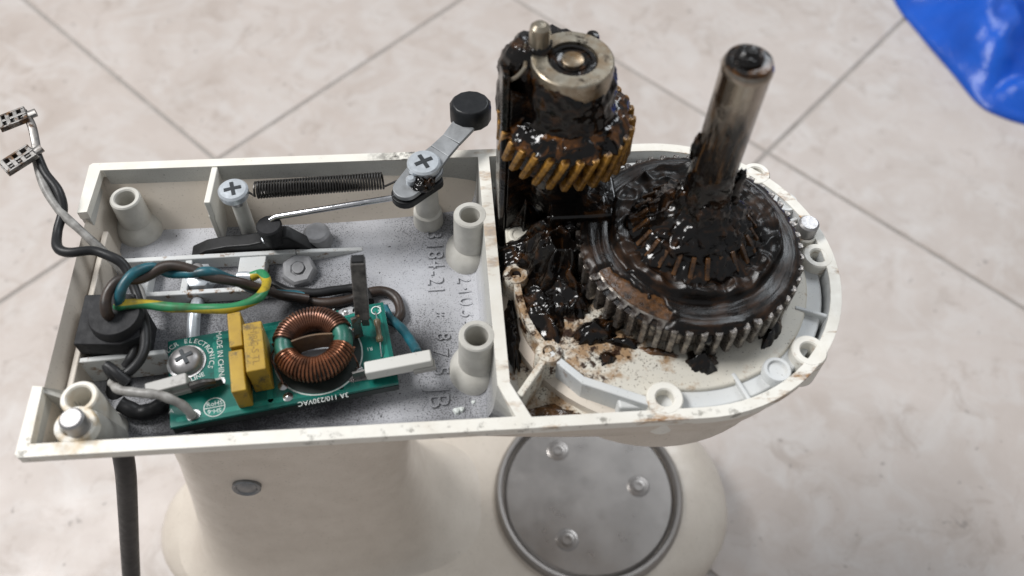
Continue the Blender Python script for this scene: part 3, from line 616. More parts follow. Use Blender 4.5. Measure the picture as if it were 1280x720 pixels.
def sleeve_grease():
    m = MB(); NA, NZ = 110, 26; vs = []; fs = []
    for j in range(NZ+1):
        t = j/NZ
        for k in range(NA):
            a = 2*PI*k/NA; top = 7.55 - .5*max(0, fbm(a*2.2, 3.1)) - .45*sm(60, 10, abs(math.degrees((a+PI/3+PI) % (2*PI)-PI)))
            z = 5.25+(top-5.25)*t; r = 1.45 + .10*sm(0, .3, 1-t) + .30*(1-t)**2.2 + .09*fbm(math.cos(a)*2.4, math.sin(a)*2.4, z*1.6) + .085*noise.noise(Vector((math.cos(a)*5, math.sin(a)*5, z*3)))
            if j == NZ: r = 1.41
            vs.append(WC + Vector((r*math.cos(a)+.0*z, r*math.sin(a), z)))
    for j in range(NZ):
        for k in range(NA): k2 = (k+1) % NA; fs.append((j*NA+k, j*NA+k2, (j+1)*NA+k2, (j+1)*NA+k))
    return m.add(vs, fs)
obj('grease_coat', sleeve_grease(), M['grease'], wg, sharp=0)
wp = at(674, 52, 8.0)
b = MB(); b.lathe([(.36, -1.6), (.36, .45), (.33, .62), (.2, .74), (0, .76)], wp, (0, 0, 1), 28); obj('stud', b, M['dirtysteel'], wg)
b = blobby([(.62, -1.2), (.58, -.5), (.46, -.15), (.36, -.05)], wp, (0, 0, 1), 40, .15, 2, 21); obj('grease_ring', b, M['grease'], wg, sharp=0)
wp = at(740, 50, 7.4)
b = MB(); b.lathe([(.25, -1.2), (.25, .15), (.2, .26), (0, .3)], wp, (0, 0, 1), 20); obj('stud', b, M['grease'], wg)
b = MB(); b.tube(pts((634, 102, 7.3), (646, 96, 7.5), (655, 86, 7.7), (657, 78, 7.7)), .07, 6, 4); obj('bracket_edge', b, M['dirtysteel'], wg)
b = MB(); b.box(17.0, 18.5, -4.9, -1.0, -1.7, -.35); b.lathe([(0, -1.2), (.22, -1.2), (.25, -.3), (.42, -.28), (.46, -.34), (.5, -.6)], (17.55, -4.42, 0), seg=26); obj('bracket_foot', b, M['gfloor'], wg, bevel=.08)
b = MB(); b.box(18.6, 21.3, -5.3, -3.2, -1.69, 1.75); obj('worm_block', b, M['grease'], wg, bevel=.15, seg=3)
b = MB(); b.cyl((19.15, -3.3, 1), (19.15, -3.3, 4), 1.3); obj('lower_sleeve', b, M['grease'], wg)

# ------------------------------------------------------------------ loose grease in the gear chamber
def mound(name, cx, cy, rx, ry, h, z0, label, mat='grease', rot=0, seed=0, rough=.5, n=56):
    m = MB(); vs = []; fs = []; cr, srn = math.cos(rot), math.sin(rot); n = int(n*1.4); NR = n//2
    for i in range(NR+1):
        t = i/NR
        for k in range(n):
            a = 2*PI*k/n; edge = 1 + t*t*(.42*fbm(math.cos(a)*1.4+seed, math.sin(a)*1.4, seed, 2) + .20*noise.noise(Vector((math.cos(a)*4+seed, math.sin(a)*4, 3))) + .08*noise.noise(Vector((math.cos(a)*9+seed, math.sin(a)*9, 3))))
            x, y = rx*t*edge*math.cos(a), ry*t*edge*math.sin(a)
            z = h*(1-t**3)*(.70+.45*rough*(1-2.2*abs(noise.noise(Vector((x*1.3+seed*3, y*1.3, 1)))))+.30*rough*noise.noise(Vector((x*2.4+seed, y*2.4, 5)))) + .06*noise.noise(Vector((x*5+seed, y*5, 2)))*(1-t**3) - (.06 if t > .98 else 0)
            vs.append((cx+x*cr-y*srn, cy+x*srn+y*cr, z0+max(z, -.06)))
    for i in range(NR):
        for k in range(n): k2 = (k+1) % n; fs.append((i*n+k, (i+1)*n+k, (i+1)*n+k2, i*n+k2))
    m.add(vs, fs); o = obj(name, m, M[mat], sharp=0); return tag(o, label, 'grease', 'grease clumps in the gear chamber')
mound('grease_clump', 18.25, -8.1, .85, 1.9, .85, -.7, 'tall bank of black grease filling the hollow beside the curved rib', rot=.18, seed=1, rough=.6, n=80)
mound('grease_clump', 19.3, -6.0, 2.0, 1.9, 2.0, -.55, 'biggest heap of black grease between the helical gear and the large gear', seed=2, rough=.75, n=110)
mound('grease_clump', 17.35, -5.5, .8, 1.1, .8, -.8, 'black grease lump against the divider wall above the curved rib', seed=3, n=64)
mound('grease_clump', 17.0, -8.2, .4, 1.6, .5, -1.5, 'narrow strip of black grease between divider wall and curved rib', seed=4, n=50)
mound('grease_clump', 19.1, -7.5, 1.0, 1.3, .9, -.45, 'wet brown black sludge beside the left teeth of the large gear', seed=17, rough=.7, rot=.2, n=90)
mound('grease_clump', 17.9, -5.2, .9, .8, .9, -.6, 'black grease spread around the screw hole of the bracket foot', seed=19, rough=.6, n=70)
mound('grease_clump', 20.05, -9.2, 1.05, .45, .5, -.31, 'ragged black grease clump on the stained floor left of the gear teeth', rot=.25, seed=5, rough=.9, n=70)
mound('grease_clump', 21.1, -9.75, .62, .2, .3, -.31, 'thin ragged grease smear trailing right from the floor clump', rot=-.15, seed=6, rough=.8)
mound('grease_clump', 23.8, -10.62, .62, .52, .55, -.31, 'crumbly black grease dollop on pale floor right in front of the gear', seed=7, rough=.8, n=70)
mound('grease_clump', 26.75, -9.35, .35, 1.0, .4, -.31, 'long slanted grease smear at the right front of the gear', rot=-.55, seed=8, rough=.6)
mound('grease_clump', 22.3, -10.2, .7, .16, .16, -.31, 'small flat brown grease flake on the pale floor below the gear teeth', mat='brown', rot=-.3, seed=9)
mound('grease_clump', 18.0, -11.9, 1.1, .4, .4, -1.7, 'dark crumbs of grease in the front corner pocket beside the chamfered rim', mat='brown', rot=-.05, seed=10, rough=1.0, n=70)
mound('grease_clump', 20.3, -10.35, .35, .28, .25, -.31, 'smallest black grease crumb below the ragged clump', seed=12, rough=.8)
mound('grease_clump', 18.9, -4.9, 1.2, .8, 1.9, -.5, 'wet black grease ridge in front of the steel sleeve foot, behind the biggest heap', seed=15, rough=.5, n=80)
mound('grease_clump', 17.9, -3.3, 1.15, 1.0, 1.9, -.6, 'stringy dark grease tuft under the bracket at the back of the divider', mat='strands', seed=13, rough=.7, n=80)
mound('grease_clump', 22.6, -2.3, 2.6, 1.1, 1.3, -.5, 'black grease bank behind the large gear along the back rim', seed=14, rough=.5, n=80)
# drip from the gear edge down to the dollop
b = blobby([(0, 0), (.16, .05), (.14, .6), (.22, 1.2), (.3, 1.7), (.0, 1.95)], (23.75, -10.45, -.7), (-.01, .06, 1), 20, .2, 3, 6); tag(obj('grease_drip', b, M['grease'], sharp=0), 'black grease drip hanging from the gear rim down to the dollop', 'grease')

# ------------------------------------------------------------------ control lever, its spring, rod and arm
def phillips(mb, c, r, z, h, rim=.08):
    mb.lathe([(r*.96, z), (r, z+h*.3), (r, z+h-rim), (r-rim, z+h), (0, z+h+.02)], (c[0], c[1], 0), seg=36)
def cross(c, r, z, rot=.3, d=.03):
    m = MB()
    for a in (rot, rot+PI/2): m.obox((c[0], c[1], z), Vector((math.cos(a), math.sin(a), 0))*r, Vector((-math.sin(a), math.cos(a), 0))*r*.22, (0, 0, d+ (.002 if a == rot else 0)))
    return m
M['recess'] = simple('dark_recess', (.05, .055, .06), .5, 0.6)
sp_ = thing('spring_screw', (6.18, -2.2, .2), 'zinc crosshead screw on the post at the left end of the spring', 'screw')
b = MB(); phillips(b, (6.17, -2.2), .60, .2, .38); obj('head', b, M['zinc'], sp_); obj('cross_slot', cross((6.17, -2.2), .34, .585, .25), M['recess'], sp_)
b = MB(); b.cyl((6.18, -2.16, -.3), (6.18, -2.18, .22), .3); obj('shank', b, M['bolt'], sp_)
lv = thing('speed_lever', (13.85, -1.62, .5), 'grey stamped speed control lever with a black knob above the back rim', 'lever')
def hull_band(a, b2, ra, rb, n=10):
    a, b2 = Vector(a), Vector(b2); d = (b2-a).normalized(); th = math.degrees(math.atan2(d.y, d.x))
    return arc(a, ra, th+90, th+270, n) + arc(b2, rb, th-90, th+90, n)
b = MB(); b.prism(hull_band((13.1, -2.62), (13.9, -1.65), .55, .72), .52, .74); obj('lever_plate', b, M['lever'], lv, bevel=.05)
b = MB()
neck = [((13.9, -1.65), .6, .80), ((14.5, -.95), .48, .9), ((15.0, -.4), .43, 1.0), ((15.6, .35), .5, 1.15)]
for (p, r, z), (q, r2, z2) in zip(neck, neck[1:]):
    d = (Vector(q)-Vector(p)).normalized(); nrm = Vector((-d.y, d.x)); P_, Q_ = Vector(p), Vector(q)
    b.prism([P_-nrm*r, Q_-nrm*r2, Q_+nrm*r2, P_+nrm*r], [z-.08, z2-.08, z2-.08, z-.08], [z+.1, z2+.1, z2+.1, z+.1])
obj('lever_arm', b, M['lever'], lv, bevel=.03)
kc = at(588, 131, 1.75)
b = MB(); kp = [(kc.x+.88*math.cos(a), kc.y+.80*math.sin(a)) for a in [PI*2*k/14+.25 for k in range(14)]]
b.loft([[(x, y, .95) for x, y in kp], [(x, y, 1.72) for x, y in kp], [(kc.x+(x-kc.x)*.86, kc.y+(y-kc.y)*.86, 1.9) for x, y in kp]], True, True); obj('knob', b, M['knob'], lv, bevel=.07, seg=3)
b = MB(); phillips(b, (13.84, -1.70), .68, .86, .36); ls = obj('lever_screw', b, M['zinc'], lv); obj('cross_slot', cross((13.84, -1.70), .38, 1.225, .45), M['recess'], ls)
b = MB(); b.lathe([(.2, .7), (.2, 1.0), (.12, 1.08), (0, 1.09)], (13.3, -2.4, 0), seg=18); obj('rivet', b, M['zinc'], lv)
b = blobby([(0, 0), (.45, .02), (.55, .25), (.3, .42), (0, .45)], (13.75, -2.35, .52), (0, 0, 1), 30, .25, 2, 3); obj('grease_smear', b, M['grease'], lv, sharp=0)
b = MB(); b.prism(hull_band((13.05, -2.66), (14.3, -2.0), .58, .3), .1, .45); obj('lower_plate', b, M['black'], lv, bevel=.05)
# spring
sx0, sx1 = Vector((7.0, -2.06, .28)), Vector((12.15, -1.93, .42)); turns = 46
ax = (sx1-sx0).normalized(); u = ax.cross(Vector((0, 0, 1))).normalized(); v = u.cross(ax)
hel = [sx0 + (sx1-sx0)*(i/(turns*12)) + u*math.cos(2*PI*i/12)*.33 + v*math.sin(2*PI*i/12)*.33 for i in range(turns*12+1)]
hel += [sx1 + u*.3 + ax*.1, sx1+u*.1+ax*.5, sx1+ax*1.0+v*.1, sx1+ax*1.25+Vector((0, -.1, .2))]
hel = [sx0 - ax*.75 - v*.05, sx0-ax*.35, sx0 - ax*.08 + u*.25] + hel
b = MB(); b.tube(hel, .046, 6); tag(obj('coil_spring', b, M['spring']), 'dark coil spring stretched between the post screw and the lever', 'spring')
b = MB(); b.tube(pts((338, 275, -.55), (345, 271, -.45), (400, 262, -.1), (492, 247, .28), (503, 244, .3)), .125, 12); tag(obj('link_rod', b, M['chrome']), 'bright steel link rod running from the black arm to the lever', 'rod')
la = thing('control_arm', (7, -3.2, ZR), 'black plastic control arm with a round cap behind the cable rails', 'arm')
prof = [(3.9, -2.35), (4.6, -1.95), (5.5, -1.75), (6.4, -1.7), (6.95, -1.55), (7.1, -1.3), (7.9, -1.25), (8.1, -1.3), (9.3, -2.6), (9.2, -2.75), (5.5, -2.75), (3.9, -2.6)]
b = MB(); b.loft([[(x, -3.35+.0*z, z) for x, z in prof], [(x, -2.7, z) for x, z in prof]], True, True); obj('arm_body', b, M['black'], la, bevel=.08)
b = MB(); b.lathe([(.40, -1.6), (.42, -.95), (.5, -.9), (.52, -.62), (.46, -.55), (0, -.54)], (7.45, -3.2, 0), seg=30); obj('cap', b, M['rubber'], la)
b = MB(); b.lathe([(.2, -2.2), (.2, -1.6), (.34, -1.55), (.34, -1.4), (.16, -1.35), (.16, -.9)], at(337, 297, -1.5)+Vector((0, 0, 1.5)), seg=16); obj('arm_bolt', b, M['zinc'], la)
b = MB(); b.box(5.2, 8.8, -3.3, -2.8, ZR-.05, -2.7); obj('arm_foot', b, M['black'], la, bevel=.06)
# hex nut on a stud in the channel
nt = thing('hex_nut', (4.5, -4.72, -2.6), 'hex nut with washer bolted between the two cable rails', 'nut')
b = MB(); b.lathe([(.2, -2.5), (.62, -2.5), (.62, -1.95), (.5, -1.88), (.22, -1.88)], (4.48, -4.55, 0), seg=6); obj('nut', b, M['zinc'], nt)
b = MB(); b.lathe([(.24, -1.9), (.3, -1.55), (.2, -1.45), (0, -1.42)], (4.48, -4.55, 0), seg=20); b.lathe([(0, -2.8), (.5, -2.8), (.5, -2.5), (0, -2.5)], (4.48, -4.55, 0), seg=20); obj('stud', b, M['bolt'], nt)
b = MB(); b.tube([(4.42, -5.5, -2.5), (4.4, -6.2, -2.35), (4.4, -7.2, -2.6)], .26, 12, 5); obj('ground_strap', b, M['zinc'], nt)

# ------------------------------------------------------------------ filter circuit board
PA = math.radians(9.3); PO = Vector((3.78, -7.84, -1.65))
pb = thing('circuit_board', tuple(PO), 'green filter circuit board with yellow capacitors and a copper wound choke', 'circuit board', rotz=PA)
ORG[pb.name] = (0, 0, 0)
PU = Vector((math.cos(PA), math.sin(PA), 0)); PV = Vector((-math.sin(PA), math.cos(PA), 0))
def L(px, py, h=0.0):
    """board coordinates of the pixel, at height h over the board"""
    p = at(px, py, PO.z+h) - PO; return Vector((p.dot(PU), p.dot(PV), h))
b = MB(); b.prism([(0, -3.72), (8.32, -3.72), (8.32, 0), (0, 0)], -.16, 0); board = obj('board', b, M['pcb'], pb, bevel=.02, local=True)
b = MB(); b.prism([(.05, -3.74), (8.3, -3.74), (8.3, -.1), (.05, -.1)], -.5, -.161); obj('insulator_sheet', b, M['pcbback'], pb, local=True)
for x, y in ((.8, -.9), (7.4, -.9), (.8, -3.2), (7.4, -3.2)):
    b = MB(); b.cyl((x, y, -1.12), (x, y, -.45), .3); obj('standoff', b, M['greycast'], pb, local=True)
sc = L(231, 448, .25)
b = MB(); b.lathe([(.7, .003), (.72, .02), (.72, .03), (.3, .035)], (sc.x, sc.y-.02, 0), seg=36); obj('washer_pad', b, M['solder'], board, local=True)
b = MB(); b.lathe([(.63, .03), (.62, .12), (.55, .26), (.4, .36), (.2, .40), (0, .41)], (sc.x, sc.y, 0), seg=36); ps = obj('board_screw', b, M['bolt'], pb, local=True)
obj('cross_slot', cross((sc.x, sc.y), .33, .39, .35, .045), M['recess'], ps, local=True)
# capacitors
def cap(quad, h, hb):
    q = [L(px, py, h) for px, py in quad]; cx = sum(p.x for p in q)/4; cy = sum(p.y for p in q)/4
    wx = ((q[1]-q[0]).length+(q[2]-q[3]).length)/4; wy = ((q[3]-q[0]).length+(q[2]-q[1]).length)/4
    b = MB(); b.prism([(cx-wx, cy-wy), (cx+wx, cy-wy), (cx+wx, cy+wy), (cx-wx, cy+wy)], hb, h); o = obj('capacitor', b, M['yellow'], pb, bevel=.05, local=True); return o, cx, cy, wx, wy
k1, cx, cy, wx, wy = cap(((303, 404), (327, 401), (332, 461), (307, 465)), 1.6, .02)
t = text_mb('HJRC-S TL', .36); place(t, (cx+.02, cy, 1.604), (0, -1, 0), (1, 0, 0)); obj('moulded_lettering', t, simple('dark_yellow_lettering', (.22, .13, .012), .5), k1, local=True)
cap(((284, 391), (301, 389), (303, 432), (286, 434)), 1.35, .02); cap(((286, 438), (304, 436), (307, 489), (288, 489)), 1.3, .02)
# choke
tc = L(392, 430, .75); TR, ra, rb = 1.10, .36, .46
b = MB(); b.lathe([(TR+ra*math.cos(2*PI*k/16), .75+rb*math.sin(2*PI*k/16)) for k in range(16)], (tc.x, tc.y, 0), seg=48, close=True); choke = obj('choke_core', b, M['core'], pb, local=True)
for a0, a1, mt in ((22, 170, 'copper2'), (200, 345, 'copper')):
    b = MB(); turns = 25; pp = []
    for i in range(turns*14+1):
        t_ = i/(turns*14); a = math.radians(a0+(a1-a0)*t_)-PA*.3; ph = 2*PI*i/14; r = TR + (ra+.06)*math.cos(ph)
        pp.append((tc.x+r*math.cos(a), tc.y+r*math.sin(a), .75+(rb+.06)*math.sin(ph)))
    b.tube(pp, .052, 6); u_ = MB(); u_.loft([[(tc.x+(TR+(ra+.015)*math.cos(2*PI*q/14))*math.cos(math.radians(a0+(a1-a0)*i/20)-PA*.3), tc.y+(TR+(ra+.015)*math.cos(2*PI*q/14))*math.sin(math.radians(a0+(a1-a0)*i/20)-PA*.3), .75+(rb+.015)*math.sin(2*PI*q/14)) for q in range(14)] for i in range(21)], True, True); obj('dark_gap_layer', u_, M['pcbback'], choke, local=True); obj('winding', b, M[mt], choke, local=True)  # dark layer added under the turns so the gaps between them look dark
b = MB(); cw = [Vector((tc.x-.76+1.52*i/10, tc.y+.06+.10*math.sin(PI*i/10), 0)) for i in range(11)]
for p, q in zip(cw, cw[1:]): b.wall(p, q, .06, .2, 1.02+.12)
obj('divider_card', b, M['card'], choke, local=True)
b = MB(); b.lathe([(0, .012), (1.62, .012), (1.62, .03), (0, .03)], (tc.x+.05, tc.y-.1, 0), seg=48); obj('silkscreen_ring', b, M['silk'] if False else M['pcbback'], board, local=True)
b = MB(); b.lathe([(1.64, .004), (1.69, .004), (1.69, .008), (1.64, .008)], (tc.x+.05, tc.y-.1, 0), seg=64, close=True); obj('silkscreen_ring', b, M['silk'], board, local=True)
b = MB(); b.lathe([(0, .03), (.62, .031), (.62, .02)], (tc.x+.05, tc.y-.05, .05), seg=24); obj('choke_base', b, M['zinc'], pb, local=True)
def lead(*p, r=.035):
    b = MB(); b.tube([L(*q) for q in p], r, 6, 4); return obj('lead', b, M['copper2'], choke, local=True)
lead((440, 413, .75), (449, 404, .7), (458, 399, .4), (462, 396, .02)); lead((440, 440, .7), (446, 452, .4), (449, 461, .0)); lead((345, 434, .8), (339, 448, .4), (350, 470, .25), (354, 482, .0))
for px, py, r in ((354, 482, .2), (360, 496, .19), (353, 406, .16), (448, 462, .16), (456, 399, .16), (432, 390, .16)):
    p = L(px, py, 0); b = MB(); b.lathe([(0, .09), (.06, .08), (r*.55, .05), (r, .012), (r, .004)], p, seg=18); obj('solder_joint', b, M['solder'], board, local=True)
def pad(p, q, r):
    a, c2 = L(*p), L(*q); b = MB(); b.prism(hull_band(a[:2], c2[:2], r, r, 8), .003, .016); return obj('solder_pad', b, M['solder'], board, local=True)
pad((428, 391), (438, 388), .17); pad((446, 388), (456, 385), .17); pad((441, 472), (480, 465), .2); pad((252, 484), (276, 477), .17); pad((240, 520), (244, 518), .2)
# resistor
r0_, r1_ = L(471, 399, .18), L(475, 428, .18)
b = MB(); d = r1_-r0_; b.lathe([(.07, 0), (.13, .06), (.14, .22), (.10, .3), (.10, .75), (.14, .85), (.13, .98), (.07, 1.05)], r0_, d, 16); rs = obj('resistor', b, M['resist'], pb, local=True)
b = MB(); b.tube([L(469, 390, .02), L(470, 393, .15), r0_], .03, 6); b.tube([r1_, L(476, 438, .15), L(477, 446, .02)], .03, 6); obj('resistor_lead', b, M['solder'], rs, local=True)
p = L(470, 388, .02); b = MB(); b.lathe([(.16, .003), (.2, .003), (.2, .01), (.16, .01)], p, seg=24, close=True); obj('silkscreen_ring', b, M['silk'], board, local=True)
# white printing
def silk(txt, px, py, size, ang=0, name='printed_text'):
    t = text_mb(txt, size); p = L(px, py, .004); p.z = .004; place(t, p, (math.cos(ang), math.sin(ang), 0), (-math.sin(ang), math.cos(ang), 0)); return obj(name, t, M['silk'], board, local=True)
txt = 'LCR ELECTRONICS'; full = MB(); a0, a1 = math.radians(136), math.radians(-25)
for i, ch in enumerate(txt):
    if ch == ' ': continue
    a = a0+(a1-a0)*i/(len(txt)-1); t = text_mb(ch, .28); rr = .93
    place(t, (sc.x+rr*math.cos(a), sc.y+rr*math.sin(a)-.02, .005), (math.sin(a), -math.cos(a), 0), (math.cos(a), math.sin(a), 0)); full.add(t.v, t.f)
obj('printed_text', full, M['silk'], board, local=True)
silk('MADE IN CHINA', 275, 444, .30, -PI/2); silk('LINE', 247, 471, .26, .3); silk('3A 110/230VAC', 404, 499, .28, PI); silk('RoHS', 268, 504.5, .25); silk('SH-6', 268, 513.5, .25, PI)
silk('R1', 462, 436, .22, PI); silk('1MR', 474, 386, .2, -PI/2); silk('OUT', 412, 389, .2, .0); silk('A', 214, 514, .25)
b = MB(); p = L(268, 509, 0); b.lathe([(.36, .004), (.39, .004), (.39, .008), (.36, .008)], (p.x, p.y, 0), seg=40, close=True); b.obox((p.x, p.y, .006), (.36, 0, 0), (0, .012, 0), (0, 0, .002)); obj('printed_mark', b, M['silk'], board, local=True)
M['trace'] = simple('copper_trace_under_mask', (.012, .20, .155), .26, var=.1, bump=0)
for a_, b_ in (((.3, -3.45), (6.2, -3.45)), ((6.2, -3.45), (6.6, -3.05)), ((1.8, -.25), (4.6, -.25)), ((5.2, -.3), (7.9, -.3)), ((6.9, -1.3), (6.9, -2.2)), ((1.75, -.5), (1.75, -2.2)), ((3.6, -2.9), (3.6, -3.4)), ((8.05, -.4), (8.05, -3.3))):
    b = MB(); b.prism(hull_band(a_, b_, .10, .10, 5), .001, .0035); obj('trace', b, M['trace'], board, local=True)
# tabs soldered to the board
b = MB(); a, c2 = L(441, 470, .25), L(500, 454, .25); b.obox((a+c2)/2, (c2-a)/2, Vector((-.06, .2, 0)).normalized()*.04, (0, 0, .22)); obj('blade_tab', b, M['tin'], pb, local=True)
b = MB(); a, c2 = L(233, 488, .25), L(278, 476, .25); b.obox((a+c2)/2, (c2-a)/2, Vector((-.06, .2, 0)).normalized()*.04, (0, 0, .22)); obj('blade_tab', b, M['tin'], pb, local=True)
b = MB(); a = L(449, 421, 0); b.obox(a+Vector((0, 0, .7)), (.16, .05, 0), (-.012, .04, 0), (0, 0, .72)); obj('blade_tab', b, M['tin'], pb, local=True)

# ------------------------------------------------------------------ connectors
def sleeve_conn(name, a, bq, wid, hgt, mat, label, side=None):
    a, bq = Vector(a), Vector(bq); d = (bq-a); u = d.normalized(); up = Vector((0, 0, 1)); s = u.cross(up).normalized(); up = s.cross(u)
    t = thing(name, tuple(a), label, 'connector')
    b = MB(); b.obox((a+bq)/2, d/2, s*wid, up*hgt); obj('casing', b, M[mat], t, bevel=.06)
    b = MB(); b.obox(bq - u*.35 - up*hgt*.9 + s*wid*.5, u*.42, s*wid*.8, up*hgt*.5); obj('latch', b, M['gnylon'], t, bevel=.05)
    return t
sleeve_conn('spade_connector', at(457, 464, -1.15), at(540, 448, -.95), .26, .28, 'nylon', 'clean white spade connector at the right end of the circuit board')
sleeve_conn('spade_connector', at(184, 490, -1.2), at(236, 476, -1.05), .24, .26, 'gnylon', 'grimy grey spade connector lying over the left end of the circuit board')
uc = thing('spade_connector', tuple(at(452, 402, -.9)), 'sooty black and white spade connector standing upright on the board', 'connector')
pa, pq = at(453, 396, -.7), at(447, 325, 1.6)
d = pq-pa; b = MB(); b.obox((pa+pq)/2, d/2, (.27, 0, 0), (0, .2, 0)); obj('casing', b, M['sooty'], uc, bevel=.05)
b = MB(); b.obox(pq+d.normalized()*.02, d.normalized()*.06, (.23, 0, 0), (0, .15, 0)); obj('mouth', b, M['black'], uc)
b = MB(); b.obox(pa+Vector((.08, -.02, -.2)), (0.14, 0, 0), (0, .06, 0), (0, 0, .35)); obj('blade', b, M['tin'], uc, bevel=.02)
b = MB(); tb = L(285, 476); 
dk = thing('spade_terminal', tuple(at(238, 480, -1.1)), 'dark crimp terminal bridging the grey connector and its solder pad', 'terminal')
b = MB(); a, c2 = at(238, 484, -1.0), at(268, 478, -1.25); b.tube([a, (a+c2)/2+Vector((0, 0, .1)), c2], lambda t_: .2-.06*t_, 10, 4); obj('barrel', b, M['spring'], dk)

# ------------------------------------------------------------------ cord, grommet and wires
gm = thing('cord_grommet', tuple(at(135, 400, -1.1)), 'square black rubber cord grommet with a round collar at the left opening', 'grommet')
q = [at(106, 368, -.45), at(168, 366, -.45), at(176, 420, -.45), at(150, 431, -.45), at(91, 430, -.45)]
b = MB(); b.prism([p[:2] for p in q], -1.2, -.45); obj('flange', b, M['rubber'], gm, bevel=.06)
b = MB(); b.lathe([(.97, -.5), (.95, -.08), (.9, 0), (0, 0.0)], (2.28, -7.55, 0), seg=40); obj('collar', b, M['rubber'], gm, sharp=35)
b = MB(); b.box(1.1, 2.9, -8.5, -6.5, ZR, -1.15); obj('grommet_body', b, M['rubber'], gm, bevel=.08)
def wire(name, path, r, mat, label, cat='wire', k=8, extra=None, seg=12):
    P_ = catmull(pts(*path), k); P_ = [p + (0 if cat == 'cord' else 1)*Vector((noise.noise(p*.9+Vector((r*9, 0, 0))), noise.noise(p*.9+Vector((5, 2, r))), noise.noise(p*.9+Vector((0, 9, 4)))))*.07*min(1, i_/6, (len(P_)-1-i_)/6) for i_, p in enumerate(P_)]; b = MB(); b.tube(P_, lambda t_: r*(1+(0 if cat == 'cord' else .05)*math.sin(t_*37+r*50)), seg); return tag(obj(name, b, M[mat]), label, cat)
# twisted supply pair: brown and blue wind round each other
wire('brown_wire', [(142, 402, -.6), (133, 390, .35), (134, 368, .7), (150, 350, .75), (176, 347, .55), (205, 334, .5), (232, 334, .45), (262, 346, .2), (296, 353, -.1), (328, 362, -.9), (352, 369, -1.8), (385, 374, -2.3)], .20, 'wbrown', 'brown wire curling up out of the grommet and twisting with the blue one')
wire('blue_wire', [(150, 392, -.6), (149, 374, .4), (154, 356, .75), (168, 340, .85), (190, 333, .6), (212, 341, .1), (238, 342, .3), (262, 340, .35), (290, 350, -.3), (318, 362, -1.2), (340, 366, -1.9), (380, 370, -2.3)], .19, 'wblue', 'blue wire looping from the grommet over the cable rails')
wire('earth_wire', [(146, 390, -.6), (152, 381, .15), (190, 382, -.1), (240, 386, -.2), (290, 384, -.3), (322, 372, -.5), (334, 354, -.9), (326, 342, -1.4), (314, 346, -1.6)], .19, 'wgy', 'green and yellow striped earth wire bent in a hook to its ring terminal')
b = MB(); b.tube(pts((316, 346, -1.6), (305, 345, -1.7), (298, 346, -1.75)), .2, 12, 4); b.tube(pts((300, 347, -1.8), (280, 350, -1.9), (262, 352, -1.95)), .14, 8, 3); tag(obj('ring_terminal', b, M['zinc']), 'crimped ring terminal on the end of the earth wire', 'terminal')
wire('brown_wire', [(340, 362, -2.4), (372, 372, -2.5), (410, 379, -2.52), (445, 372, -2.52), (475, 364, -2.5), (495, 372, -2.5), (500, 392, -2.5), (492, 402, -2.5), (484, 396, -2.3)], .21, 'wbrown', 'dark brown wire lying behind the board and turning round its right end')
wire('brown_wire', [(336, 352, -2.4), (362, 364, -2.3), (400, 366, -2.3), (438, 360, -2.45), (456, 364, -2.4), (462, 378, -2.2)], .19, 'wblack', 'black sleeved wire lying behind the circuit board next to the brown one')
wire('blue_wire', [(480, 384, -2.4), (490, 400, -2.3), (505, 415, -1.9), (518, 432, -1.5), (522, 442, -1.15)], .19, 'wblue', 'short blue wire running into the white connector at the right')
# wires that leave at the left with crimp terminals
wire('black_wire', [(44, 188, 1.2), (56, 215, .9), (72, 240, .6), (78, 262, .3), (72, 288, .1), (72, 308, .2), (88, 315, .2), (118, 314, .1), (142, 322, 0), (158, 338, -.3), (172, 372, -.7), (180, 402, -.6), (181, 432, -.5), (170, 455, -.5), (152, 470, -.6), (140, 466, -.4), (134, 458, -.3), (148, 466, -.35), (160, 478, -.6)], .19, 'wblack', 'black wire looping from a left crimp terminal down past the grommet')
wire('grey_wire', [(43, 192, 1.0), (52, 222, .8), (62, 245, .6), (78, 268, .3), (100, 288, 0), (122, 308, -.4), (145, 330, -1.0), (172, 360, -1.6), (178, 385, -1.6), (170, 415, -1.4), (160, 445, -1.6)], .17, 'wgrey', 'dirty grey wire from the left crimp terminal to the low sill')
wire('black_wire', [(168, 385, -1.0), (176, 412, -1.0), (168, 440, -1.0), (158, 458, -1.3)], .19, 'wblack', 'black wire twisted close beside the grommet collar')
wire('grey_wire', [(140, 478, -.9), (150, 486, -.6), (172, 490, -.5), (200, 494, -.6), (226, 506, -1.0), (241, 520, -1.6)], .17, 'wgrey', 'dirty grey wire soldered to the front left corner of the circuit board')
wire('black_wire', [(150, 505, -2.2), (175, 515, -2.4), (200, 508, -2.4), (215, 500, -2.4), (230, 520, -2.4)], .3, 'wblack', 'thick black wire tucked under the front left corner of the board')
wire('power_cord', [(150, 470, -2.6), (147, 500, -3.2), (150, 545, -5.5), (157, 590, -8), (160, 640, -11.5), (163, 700, -16), (168, 780, -22), (176, 860, -26.5), (200, 900, -27.4), (240, 930, -27.45)], .43, 'wblack', 'thick black power cord hanging down behind the front left corner', 'cord', 6, seg=16)
